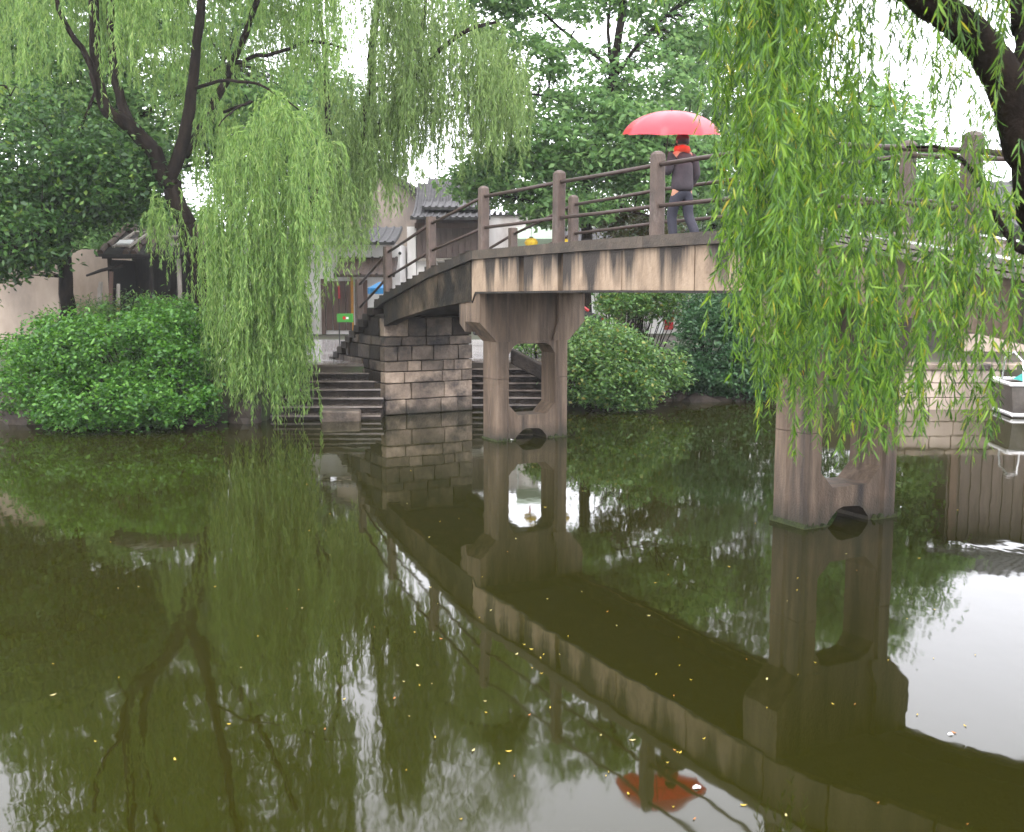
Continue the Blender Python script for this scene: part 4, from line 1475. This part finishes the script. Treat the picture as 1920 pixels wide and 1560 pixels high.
lantern(996, 455, 32, 'round yellow lantern right of the first tall post on the deck')
lantern(1060, 457, 32, 'yellow lantern half hidden behind the kerb below the second tall post')
sx = P(1010, 430, 37).x
aw = thing('market_awning', (sx, 37, TZ), 0, 'pale green canvas awning on poles behind the lanterns', 'awning')
zA = P(0, 425, 37).z - TZ
mb = MB()
mb.hexa([(-.75, -.7, zA - .45), (.55, -.7, zA - .45), (.55, .6, zA), (-.75, .6, zA), (-.75, -.7, zA - .43), (.55, -.7, zA - .43), (.55, .6, zA + .02), (-.75, .6, zA + .02)])
mb.box(-.75, .55, -.705, -.695, zA - .75, zA - .44)
mb.build('canopy', M['awning'], aw)
for x in (-.7, .5):
    for y in (-.65, .55):
        MB().tube([(x, y, 0), (x, y, zA - .46 + (.42 if y > 0 else 0))], .025, 6).build('pole', M['white'], aw)

# red car behind the middle pier
car = thing('parked_car', (P(1008, 600, 33).x, 33, TZ), 0, 'dark car with red tail lights parked behind the middle pier', 'car')
prof = [(-1.95, .35), (-1.95, .72), (-1.75, .82), (-.95, .90), (-.35, 1.38), (.95, 1.42), (1.55, 1.02), (1.86, .95), (1.93, .70), (1.90, .35)]
MB().prism([prof], -.82, .82, lambda a, x, y: (x, a, y)).build('body', M['iron'], car, bevel=.05)
MB().prism([[(-.80, .94), (-.33, 1.31), (.30, 1.34), (.30, .94)]], -.828, .828, lambda a, x, y: (x, a, y)).build('window', M['glass'], car)
MB().prism([[(.36, .94), (.36, 1.34), (.92, 1.35), (1.38, .98)]], -.828, .828, lambda a, x, y: (x, a, y)).build('window', M['glass'], car)
mb = MB()
mb.hexa([(1.56, -.66, 1.03), (1.56, .66, 1.03), (1.00, .66, 1.41), (1.00, -.66, 1.41), (1.59, -.66, 1.05), (1.59, .66, 1.05), (1.03, .66, 1.43), (1.03, -.66, 1.43)])
mb.build('rear_window', M['glass'], car)
for y in (-.60, .60):
    MB().box(1.88, 1.945, y - .16, y + .16, .64, .90).build('tail_light', M['red'], car)
    MB().tube([(1.50, y * 1.3, 1.07), (1.02, y * 1.22, 1.42)], .05, 6).build('pillar_light', M['red'], car)
    MB().box(-1.97, -1.92, y - .14, y + .14, .60, .72).build('headlight', M['white'], car)
MB().box(1.88, 1.97, -.78, .78, .36, .56).build('bumper', M['iron'], car)
for x in (-1.2, 1.2):
    for y in (-.83, .65):
        wh = MB().tube([(x, y, .31), (x, y + .18, .31)], .31, 18).build('wheel', M['rubber'], car)
        MB().tube([(x, y - .008, .31), (x, y + .188, .31)], .18, 14).build('rim', M['iron'], wh)

# quay and moored boat on the right
qy = thing('quay_wall', (8.3, 25.3, 0), math.atan2(.05, 2.7), 'pale stone quay wall with a coping ledge at the right', 'quay wall')
random.seed(9)
for c_, (z0, z1) in enumerate(((-.5, .28), (.28, .62), (.62, .93))):
    x = 0.0
    while x < 4.6:
        x2 = x + random.uniform(.5, .95)
        MB().box(x + .008, x2 - .008, -.10 + random.uniform(-.012, .012), .25, z0 + .008, z1 - .008, .005).build('stone_block', M['old_plaster'], qy, bevel=.012)
        x = x2
for i in range(5):
    MB().box(i * .95 + .006, (i + 1) * .95 - .006, -.17, .55, .935, 1.075, .004).build('coping_stone', M['stone'], qy, bevel=.015)
rk = [(8.75, 26.3, .28, 'grey boulder at the back of the quay ledge beside the shrubs'), (9.5, 26.6, .22, 'smaller pale boulder on the quay right of the grey one')]
random.seed(12)


def boulder(x, y, z, r_, label, mat=None, group='rocks along the far waterline'):
    bm = bmesh.new()
    bmesh.ops.create_icosphere(bm, subdivisions=2, radius=1)
    sx_, sy_, sz_ = r_ * random.uniform(.9, 1.5), r_ * random.uniform(.8, 1.2), r_ * random.uniform(.6, .9)
    ph = [random.uniform(0, 6) for _ in range(6)]
    for v in bm.verts:
        k = 1 + .16 * math.sin(v.co.x * 3 + ph[0]) + .14 * math.sin(v.co.y * 3.7 + ph[1]) + .12 * math.sin(v.co.z * 4 + ph[2])
        v.co = Vector((v.co.x * sx_ * k, v.co.y * sy_ * k, v.co.z * sz_ * k))
    me = bpy.data.meshes.new('boulder')
    bm.to_mesh(me)
    bm.free()
    o = link('boulder', me, mat or M['bankwall'])
    o.location = (x, y, z)
    return tag(o, label, 'rock', group)


for x, y, r_, lab in rk:
    boulder(x, y, TZ + .08, r_, lab, M['stone'])
for i, (px, py, r_) in enumerate(((1236, 752, .20), (1270, 746, .25), (1312, 745, .30), (1352, 742, .21), (1392, 744, .26), (1432, 742, .24))):
    q = P(px, py, 27.2)
    lab = ['dark rock at the waterline touching the rounded bush', 'second dark rock at the waterline right of the rounded bush', 'largest dark rock at the waterline below the dark shrubs',
           'small dark rock just right of the largest one', 'dark rock under the drooping willow tips', 'rightmost dark rock below the dark shrubs'][i]
    boulder(q.x, 26.95 + .15 * random.random(), .0, r_, lab, M['dark_stone'])
boulder(-10.35, 22.75, .12, .42, 'pinkish rock at the left picture edge below the bush', M['bankwall'])
boulder(-5.75, 22.95, .12, .36, 'dark stone under the trailing willow tips', M['bankwall'])
boulder(-6.6, 22.75, .05, .34, 'dark stone between the big bush and the willow tips', M['bankwall'])

bt = thing('moored_boat', (12.6, 24.15, 0), -.12, 'flat grey canal boat with white rub rails and teal cover moored at the right', 'boat')
hl = [(-1.55, -.75), (1.9, -.85), (2.2, 0), (1.9, .85), (-1.55, .75)]
mb = MB()
n = len(hl)
vs = [(x * .93, y * .86, -.18) for x, y in hl] + [(x, y, .72) for x, y in hl] + [(x * .94, y * .9, .72) for x, y in hl] + [(x * .9, y * .8, .2) for x, y in hl]
fs = [tuple(reversed(range(n)))]
for r_ in range(3):
    for k in range(n):
        fs.append((r_ * n + k, r_ * n + (k + 1) % n, (r_ + 1) * n + (k + 1) % n, (r_ + 1) * n + k))
fs.append(tuple(3 * n + k for k in range(n)))
mb.add(vs, fs)
mb.build('hull', M['hull'], bt)
for z, s in ((.72, 1.01), (.04, .955)):
    lp = [(x * s, y * (s if z > .3 else .90), z + .03) for x, y in hl]
    MB().tube(lp + [lp[0]], .045, 6).build('rub_rail', M['white'], bt)
th_, tr2 = [], .17
ring = [(-.9 + .0, -.80, .40)]
mb = MB()
vs, fs = [], []
for i in range(18):
    a = 2 * math.pi * i / 18
    for k in range(8):
        b = 2 * math.pi * k / 8
        rr = .21 + .075 * math.cos(b)
        vs.append((-.95 + rr * math.cos(a), -.83 + .075 * math.sin(b), .38 + rr * math.sin(a)))
for i in range(18):
    for k in range(8):
        fs.append((i * 8 + k, ((i + 1) % 18) * 8 + k, ((i + 1) % 18) * 8 + (k + 1) % 8, i * 8 + (k + 1) % 8))
mb.add(vs, fs)
mb.build('tyre_fender', M['rubber'], bt, smooth=True)
mb = MB()
mb.hexa([(-1.1, -.62, .76), (1.6, -.62, .76), (1.6, .62, .76), (-1.1, .62, .76), (-.9, -.4, .94), (1.4, -.4, .94), (1.4, .4, .94), (-.9, .4, .94)])
mb.build('cover', M['teal'], bt)
for x in (-1.3, 0, 1.3):
    MB().tube([(x, -.72, .74), (x, -.6, 1.25), (x, 0, 1.42), (x, .6, 1.25), (x, .72, .74)], .018, 6).build('hoop', M['white'], bt, smooth=True)

# ------------------------------------------------------------------ person with the red umbrella
def skinned(name, verts, edges, radii, mat, parent, sub=1, smooth=True):
    me = mesh(name, verts, [])
    me2 = bpy.data.meshes.new(name)
    me2.from_pydata([tuple(v) for v in verts], edges, [])
    bpy.data.meshes.remove(me)
    o = bpy.data.objects.new(name, me2)
    COL.objects.link(o)
    md = o.modifiers.new('skin', 'SKIN')
    for i, r_ in enumerate(radii):
        rr = r_ if isinstance(r_, tuple) else (r_, r_)
        o.data.skin_vertices[0].data[i].radius = rr
    o.data.skin_vertices[0].data[0].use_root = True
    sb = o.modifiers.new('sub', 'SUBSURF')
    sb.levels = sb.render_levels = sub
    dg = bpy.context.evaluated_depsgraph_get()
    res = bpy.data.meshes.new_from_object(o.evaluated_get(dg))
    res.name = name
    bpy.data.objects.remove(o)
    if smooth:
        res.polygons.foreach_set('use_smooth', [True] * len(res.polygons))
    res.materials.clear()
    return link(name, res, mat, parent)


UP_, VP_ = 4.62, .95
pq = B(UP_, VP_, zt(UP_) - .10)
# the person walks towards the left end of the bridge: local +x is the walking direction
person = thing('person', pq, math.pi - TH, 'person in a dark jacket and red scarf walking left across the bridge', 'person')
H0 = .04
body_v = [(0, 0, .90), (0, 0, 1.08), (0, 0, 1.25), (.01, 0, 1.37), (.015, 0, 1.45),             # 0-4 pelvis..neck
          (.02, 0, 1.50), (.03, 0, 1.565), (.02, 0, 1.63),                                        # 5-7 head
          (0, -.19, 1.34), (-.02, -.25, 1.10), (.10, -.22, .92), (.16, -.21, .86),                    # 8-11 right arm, hanging forward
          (0, .19, 1.34), (.04, .24, 1.11), (.24, .15, 1.16), (.305, .13, 1.20),              # 12-15 left arm raised to the handle
          (0, .10, .85), (.13, .10, .47), (.07, .10, .10), (.20, .10, .035),                      # 16-19 left leg forward
          (0, -.10, .85), (-.03, -.10, .47), (-.27, -.10, .13), (-.17, -.10, .04)]                # 20-23 right leg behind
body_e = [(0, 1), (1, 2), (2, 3), (3, 4), (4, 5), (5, 6), (6, 7), (3, 8), (8, 9), (9, 10), (10, 11), (3, 12), (12, 13), (13, 14), (14, 15), (0, 16), (16, 17), (17, 18), (18, 19), (0, 20), (20, 21), (21, 22), (22, 23)]
body_r = [(.09, .11), (.09, .11), (.10, .14), (.09, .12), .055, .062, .085, .062, .06, .048, .036, .034, .06, .048, .036, .034, .085, .058, .042, .035, .085, .058, .042, .035]
body = skinned('body', body_v, body_e, body_r, M['skin'], person, 2)


def finger_set(c, fwd, across, curl, parent, nm):
    c, fwd, across, curl = map(Vector, (c, fwd, across, curl))
    for k, l_ in enumerate((.068, .078, .072, .055)):
        a = c + across * (.026 - .0175 * k)
        pts = [a - fwd * .02, a + fwd * l_ * .4, a + fwd * l_ * .62 + curl * l_ * .42, a + fwd * l_ * .42 + curl * l_ * .72]
        MB().tube(pts, [.010, .0095, .009, .007], 6).build('finger', M['skin'], parent, smooth=True)
    a = c + across * .036
    MB().tube([a - fwd * .04, a + across * .018 - fwd * .01 + curl * .02, a + across * .012 + fwd * .018 + curl * .045], [.011, .0105, .008], 6).build('thumb', M['skin'], parent, smooth=True)


finger_set((.325, .13, 1.205), (.8, -.6, 0), (0, 0, 1), (-.5, -.85, 0), body, 'hand')
finger_set((.175, -.205, .835), (.35, 0, -.94), (1, 0, .3), (.2, .9, -.2), body, 'hand')
# face
MB().tube([(.105, 0, 1.585), (.128, 0, 1.556), (.108, 0, 1.545)], [.012, .017, .012], 6).build('nose', M['skin'], body, smooth=True)
for y in (-.032, .032):
    MB().lathe([(0, -.012), (.009, -.008), (.0115, 0), (.009, .008), (0, .012)], (.098, y, 1.583), 8).build('eye', M['hair'], body, smooth=True)
    MB().lathe([(0, -.03), (.012, -.02), (.018, 0), (.014, .02), (0, .03)], (.02, y * 2.75, 1.57), 8).build('ear', M['skin'], body, smooth=True)
MB().box(.098, .112, -.025, .025, 1.515, 1.523).build('mouth', M['scarf'], body)
# hair as a cap over the head
bm = bmesh.new()
bmesh.ops.create_uvsphere(bm, u_segments=16, v_segments=12, radius=.112)
dl = [v for v in bm.verts if v.co.x > .045 and v.co.z < .05 or v.co.z < -.07]
bmesh.ops.delete(bm, geom=dl, context='VERTS')
for v in bm.verts:
    v.co = Vector((v.co.x * 1.02 + .012, v.co.y * .92, v.co.z * 1.08 + 1.592))
me = bpy.data.meshes.new('hair')
bm.to_mesh(me)
bm.free()
me.polygons.foreach_set('use_smooth', [True] * len(me.polygons))
link('hair', me, M['hair'], person)
skinned('jacket', [(0, 0, .80), (0, 0, .95), (0, 0, 1.12), (0, 0, 1.27), (.01, 0, 1.39), (.012, 0, 1.43), (0, -.20, 1.345), (-.02, -.255, 1.10), (.09, -.222, .94), (0, .20, 1.345), (.04, .245, 1.11), (.22, .155, 1.155)],
        [(0, 1), (1, 2), (2, 3), (3, 4), (4, 5), (4, 6), (6, 7), (7, 8), (4, 9), (9, 10), (10, 11)],
        [(.17, .20), (.165, .19), (.15, .175), (.15, .185), (.10, .13), (.085, .09), .082, .072, .058, .082, .072, .058], M['jacket'], person, 2)
skinned('trousers', [(0, 0, .93), (0, 0, .84), (0, .10, .80), (.125, .10, .47), (.06, .10, .12), (0, -.10, .80), (-.03, -.10, .47), (-.255, -.10, .155)],
        [(0, 1), (1, 2), (2, 3), (3, 4), (1, 5), (5, 6), (6, 7)], [(.14, .165), (.135, .16), .108, .082, .07, .108, .082, .07], M['trousers'], person, 2)
for c, rx in (((.09, .10, .0), 0), ((-.245, -.10, .03), .35)):
    mb = MB()
    mb.prism([[(-.08, 0), (.17, 0), (.19, .03), (.15, .065), (.04, .10), (-.07, .10)]], -.045, .045, lambda a, x, y: (x, a, y))
    o = mb.build('shoe', M['rubber'], person, bevel=.012)
    o.location = c
    o.rotation_euler = (0, rx, 0)
mb = MB()
vs, fs = [], []
for i in range(16):
    a = 2 * math.pi * i / 16
    for k in range(7):
        b = 2 * math.pi * k / 7
        rr = .088 + .042 * math.cos(b)
        vs.append((.02 + rr * math.cos(a), rr * math.sin(a), 1.455 + .06 * math.sin(b) + .012 * math.sin(3 * a)))
for i in range(16):
    for k in range(7):
        fs.append((i * 7 + k, ((i + 1) % 16) * 7 + k, ((i + 1) % 16) * 7 + (k + 1) % 7, i * 7 + (k + 1) % 7))
mb.add(vs, fs)
mb.build('scarf', M['scarf'], person, smooth=True)
MB().tube([(.10, .05, 1.43), (.155, .06, 1.30), (.16, .06, 1.16)], [.035, .045, .04], 6).build('scarf_end', M['scarf'], person, smooth=True)

# umbrella, held in the left hand (top-level: it can be put down)
um = thing('umbrella', pq + Vector((0, 0, 0)), math.pi - TH, 'wide red umbrella held open over the person on the bridge', 'umbrella')
UR, UHT, UZ = .75, .36, 1.70
ux, uy = .25, .06
nU, nR = 48, 9
vs, fs = [(ux, uy, UZ + UHT)], []
for j in range(1, nR + 1):
    s = j / nR
    for i in range(nU):
        a = 2 * math.pi * i / nU
        sc = abs(math.sin(4 * a))              # 0 on a rib, 1 between the ribs
        r_ = UR * math.sin(s * 1.40) / math.sin(1.40) * (1 - .085 * sc * s * s)
        z = UZ + UHT * (math.cos(s * 1.40) - math.cos(1.40)) / (1 - math.cos(1.40)) - .035 * sc * s + .05 * sc * s ** 5
        vs.append((ux + r_ * math.cos(a), uy + r_ * math.sin(a), z))
for i in range(nU):
    fs.append((0, 1 + i, 1 + (i + 1) % nU))
for j in range(nR - 1):
    for i in range(nU):
        a = 1 + j * nU
        fs.append((a + i, a + nU + i, a + nU + (i + 1) % nU, a + (i + 1) % nU))
me = mesh('canopy', vs, fs)
me.polygons.foreach_set('use_smooth', [True] * len(me.polygons))
link('canopy', me, M['brolly'], um)
for k in range(8):
    a = k * math.pi / 4
    pts = []
    for s in (.05, .3, .6, .85, 1.0):
        r_ = UR * math.sin(s * 1.40) / math.sin(1.40)
        pts.append((ux + r_ * math.cos(a), uy + r_ * math.sin(a), UZ + UHT * (math.cos(s * 1.40) - math.cos(1.40)) / (1 - math.cos(1.40)) - .006))
    rb = MB().tube(pts, .0035, 4).build('rib', M['iron'], um)
    MB().tube([(ux, uy, UZ + .05), pts[2]], .003, 4).build('stretcher', M['iron'], rb)
MB().tube([(.335, .115, 1.10), (ux, uy, UZ + UHT + .05)], .007, 8).build('shaft', M['iron'], um)
MB().tube([(.335, .115, 1.24), (.35, .118, 1.10), (.36, .118, 1.07), (.345, .118, 1.055)], .014, 8).build('handle', M['wood'], um, smooth=True)
MB().lathe([(.012, .0), (.012, .03), (.004, .06), (0, .06)], (ux, uy, UZ + UHT - .005), 8).build('ferrule', M['iron'], um)
um.rotation_euler = (0, 0, math.pi - TH)
bpy.context.view_layer.update()
piv = um.matrix_world @ Vector((.335, .115, 1.15))
um.matrix_world = Matrix.Translation(piv) @ Matrix.Rotation(R(8), 4, 'X') @ Matrix.Translation(-piv) @ um.matrix_world

# ------------------------------------------------------------------ the near willow at the right
YW = 7.5
nw = thing('willow_tree', P(2700, 1000, 5.0), 0, 'near weeping willow at the right with bright leaves hanging over the bridge', 'tree')
nw.location = (4.3, 4.75, .9)
off = np.array(nw.location)
ov_ = Vector(nw.location)
random.seed(61)
mb = MB()
limb(mb, [Vector(p) - ov_ for p in ((4.3, 4.75, .7), (4.28, 5.4, 1.6), (4.02, 6.6, 2.6), P(1985, 470, YW), P(1942, 330, YW), P(1905, 205, YW), P(1862, 112, YW), P(1800, 45, YW), P(1735, 0, YW), P(1650, -60, YW), P(1540, -130, YW), P(1400, -180, YW))], .22, .065, 16, .015, 8)
limb(mb, [Vector(p) - ov_ for p in (P(1945, 345, YW), P(1925, 190, YW + .1), P(1930, 60, YW + .2), P(1960, -80, YW + .2), P(2000, -220, YW + .3))], .12, .06, 12, .02, 6)
limb(mb, [Vector(p) - ov_ for p in (P(1990, 480, YW), P(1930, 475, YW + .1), P(1880, 430, YW + .5), P(1830, 330, YW + .9), P(1770, 280, YW + 1.2), P(1700, 275, YW + 1.5))], .04, .010, 8, .02)
limb(mb, [Vector(p) - ov_ for p in (P(1735, 0, YW), P(1650, -20, YW + .9), P(1560, -40, YW + 1.7), P(1450, -70, YW + 2.4), P(1340, -90, YW + 2.8))], .085, .03, 8, .05)
limb(mb, [Vector(p) - ov_ for p in (P(1560, -125, YW), P(1480, -110, YW - .6), P(1390, -120, YW - .9), P(1290, -110, YW - 1))], .07, .02, 8, .05)
limb(mb, [Vector(p) - ov_ for p in (P(1930, 60, YW + .2), P(1850, -90, YW + .8), P(1760, -150, YW + 1.3), P(1640, -170, YW + 1.9))], .08, .03, 8, .05)
link('trunk', mb.mesh('trunk', True, False), M['bark'], nw)

env_x = [1285, 1310, 1345, 1390, 1450, 1500, 1530, 1570, 1610, 1640, 1700, 1780, 1845, 1880, 1925]
env_y = [330, 480, 570, 660, 710, 830, 850, 700, 720, 890, 890, 910, 900, 740, 600]
branches = []


def near_strand(x, ty, by, Y, side=1.0):
    a = pv(x, ty, Y)
    ln = max(.35, (by - ty) * Y / FPX)
    an = RNG.uniform(0, 6.28)
    pts = strand(a - off, (math.cos(an), math.sin(an), 0), ln, min(.22, ln * .2), .10, .07)
    ch = [strand_leaves(pts, .024, .112, .11, .68, True, .05), ribbon(pts, .0042, .0012)]
    k = int(ln / .27 * side)
    for i in range(k):
        j = RNG.integers(1, len(pts) - 1)
        an2 = RNG.uniform(0, 6.28)
        l2 = RNG.uniform(.18, .62) * min(1, ln)
        if pts[j][2] - l2 + off[2] < P(x, by + 25, Y).z:
            continue
        p2 = strand(pts[j], (math.cos(an2), math.sin(an2), 0), l2, RNG.uniform(.06, .24), .03, .06)
        ch += [strand_leaves(p2, .020, .106, .11, .66, True), ribbon(p2, .002, .0008)]
    branches.append(ch)


# dense curtain: strands hang in loose bunches with gaps between them
for c in range(16):
    cx = RNG.uniform(1410, 1700)
    cY = RNG.uniform(6.7, 9.8)
    if c < 10:
        cx = 1405 + c * 20
    for i in range(RNG.integers(3, 6)):
        x = cx + RNG.normal() * 13
        e = lerp(x, env_x, env_y)
        by = e * RNG.uniform(.5, 1.0) ** .6 if i % 3 else e * RNG.uniform(.86, 1.0)
        near_strand(x, RNG.uniform(-190, -40), by, cY + RNG.normal() * .12)
for x, ty, by in ((1372, -60, 200), (1360, -80, 170), (1384, 150, 345), (1386, 290, 500), (1376, 350, 520), (1392, 300, 640), (1384, 430, 650), (1402, 520, 800), (1455, 500, 835), (1445, 560, 800)):
    near_strand(x, ty, by, RNG.uniform(7, 8.5), .8)
for i in range(12):
    near_strand(1376 + i * 4, RNG.uniform(-190, -60), (140, 175, 150, 190, 180, 200, 330, 240, 420, 480, 380, 520)[i], RNG.uniform(7.6, 9.5), .7)
# lower tips seen at the front of the envelope
for i in range(28):
    x = RNG.uniform(1410, 1880)
    e = lerp(x, env_x, env_y)
    ty = RNG.uniform(120, 420) + max(0, x - 1700) * .5
    near_strand(x, ty, e * RNG.uniform(.88, 1.0), RNG.uniform(6.4, 8.8))
for i in range(16):
    x = RNG.uniform(1490, 1720)
    near_strand(x, RNG.uniform(420, 600), RNG.uniform(790, 900), RNG.uniform(6.6, 8.4))
# right-hand part below the open patch of sky
for i in range(20):
    x = RNG.uniform(1715, 1915)
    e = lerp(x, env_x, env_y)
    near_strand(x, RNG.uniform(255, 420), e * RNG.uniform(.7, 1.0), RNG.uniform(6.8, 9.2))
for i in range(15):
    x = RNG.uniform(1690, 1915)
    near_strand(x, RNG.uniform(-190, -60), RNG.uniform(120, 330), RNG.uniform(6.9, 8.9), .9)
# thin tips over the open sky and along the top edge
for x, by in ((1152, 30), (1180, 52), (1215, 35), (1262, 60), (1236, 20), (1735, 250), (1755, 190), (1785, 130), (1815, 200), (1870, 110), (1885, 170), (1900, 120), (1915, 260), (1905, 200)):
    near_strand(x, -150 if x < 1700 else RNG.uniform(-170, 20), by, RNG.uniform(6.8, 8.6), .6)
for ch in branches:
    link('hanging_branch', poly_mesh('hanging_branch', ch), M['willow_near'], nw)
# upper leafage above the frame that the water mirrors
chunks = []
for i in range(150):
    p = pv(RNG.uniform(1350, 2000), RNG.uniform(-330, -110), RNG.uniform(6.4, 9.6))
    chunks.append(leafy(p - off, None, .3, 46, .098, .14, .9, .2, .9))
link('crown', poly_mesh('crown', chunks), M['willow_near'], nw)

# ------------------------------------------------------------------ small things on the water
lv = []
for k in range(8):
    a = 2 * math.pi * k / 8
    lv.append((.038 * math.cos(a) * (1.15 if k in (0,) else 1), .015 * math.sin(a), .004 * math.cos(2 * a)))
LM = []
for nm in ('fallen_a', 'fallen_b', 'fallen_c'):
    me = mesh('floating_leaf', lv, [tuple(range(8))])
    me.materials.append(M[nm])
    LM.append(me)
random.seed(77)
labs = ['tiny yellow fallen leaf floating on the green water', 'tiny pale fallen leaf floating on the green water', 'tiny orange brown fallen leaf floating on the green water']
cnt = 0
while cnt < 120:
    if random.random() < .62:
        px = random.gauss(1120, 300)
        py = random.gauss(1200, 170)
    else:
        px = random.uniform(0, 1900)
        py = random.uniform(880, 1550)
    if not (0 < px < 1915 and 860 < py < 1555):
        continue
    a = (px - 960) / FPX
    b = (py - 780) / FPX
    v = Vector((a, CP - b * SP, -SP - b * CP))
    k = -CAMH / v.z
    q = Vector((0, 0, CAMH)) + v * k
    j = random.choices((0, 1, 2), (.55, .30, .15))[0]
    o = link('floating_leaf', LM[j])
    o.location = (q.x, q.y, .006)
    s = random.choice((.2, .25, .3, .3, .35, .4, .5))
    o.scale = (s * random.uniform(.8, 1.3), s, 1)
    o.rotation_euler = (0, 0, random.uniform(0, 6.28))
    tag(o, labs[j], 'leaf', ('yellow', 'pale', 'orange brown')[j] + ' leaves floating on the canal')
    cnt += 1


def scrap(px, py, s, label):
    a = (px - 960) / FPX
    b = (py - 780) / FPX
    v = Vector((a, CP - b * SP, -SP - b * CP))
    q = Vector((0, 0, CAMH)) + v * (-CAMH / v.z)
    vs = [(-.06, -.03, .0), (.0, -.045, .015), (.06, -.02, .0), (.07, .03, .01), (.0, .045, .03), (-.05, .03, .005), (0, 0, .045)]
    o = link('plastic_scrap', mesh('plastic_scrap', vs, [(0, 1, 6), (1, 2, 6), (2, 3, 6), (3, 4, 6), (4, 5, 6), (5, 0, 6)]), M['white'])
    o.location = (q.x, q.y, .004)
    o.scale = (s, s, s)
    tag(o, label, 'litter')


scrap(957, 826, .8, 'white scrap of plastic floating at the arch of the middle pier')
scrap(1306, 1478, .4, 'small white scrap floating beside the red umbrella reflection')
scrap(1782, 1378, .3, 'faint white scrap on the bright water at lower right')

# ------------------------------------------------------------------ thin mist
hz = MB().box(-230, 230, -58, 220, -3.3, 22).build('haze', None)
hm = bpy.data.materials.new('thin_mist')
hm.use_nodes = True
t_ = hm.node_tree
for n in list(t_.nodes):
    t_.nodes.remove(n)
mo = t_.nodes.new('ShaderNodeOutputMaterial')
pvn = t_.nodes.new('ShaderNodeVolumePrincipled')
pvn.inputs['Color'].default_value = (.95, .97, 1, 1)
pvn.inputs['Density'].default_value = .00045
t_.links.new(pvn.outputs[0], mo.inputs['Volume'])
hz.data.materials.append(hm)
tag(hz, 'thin damp mist over the canal', kind='stuff')
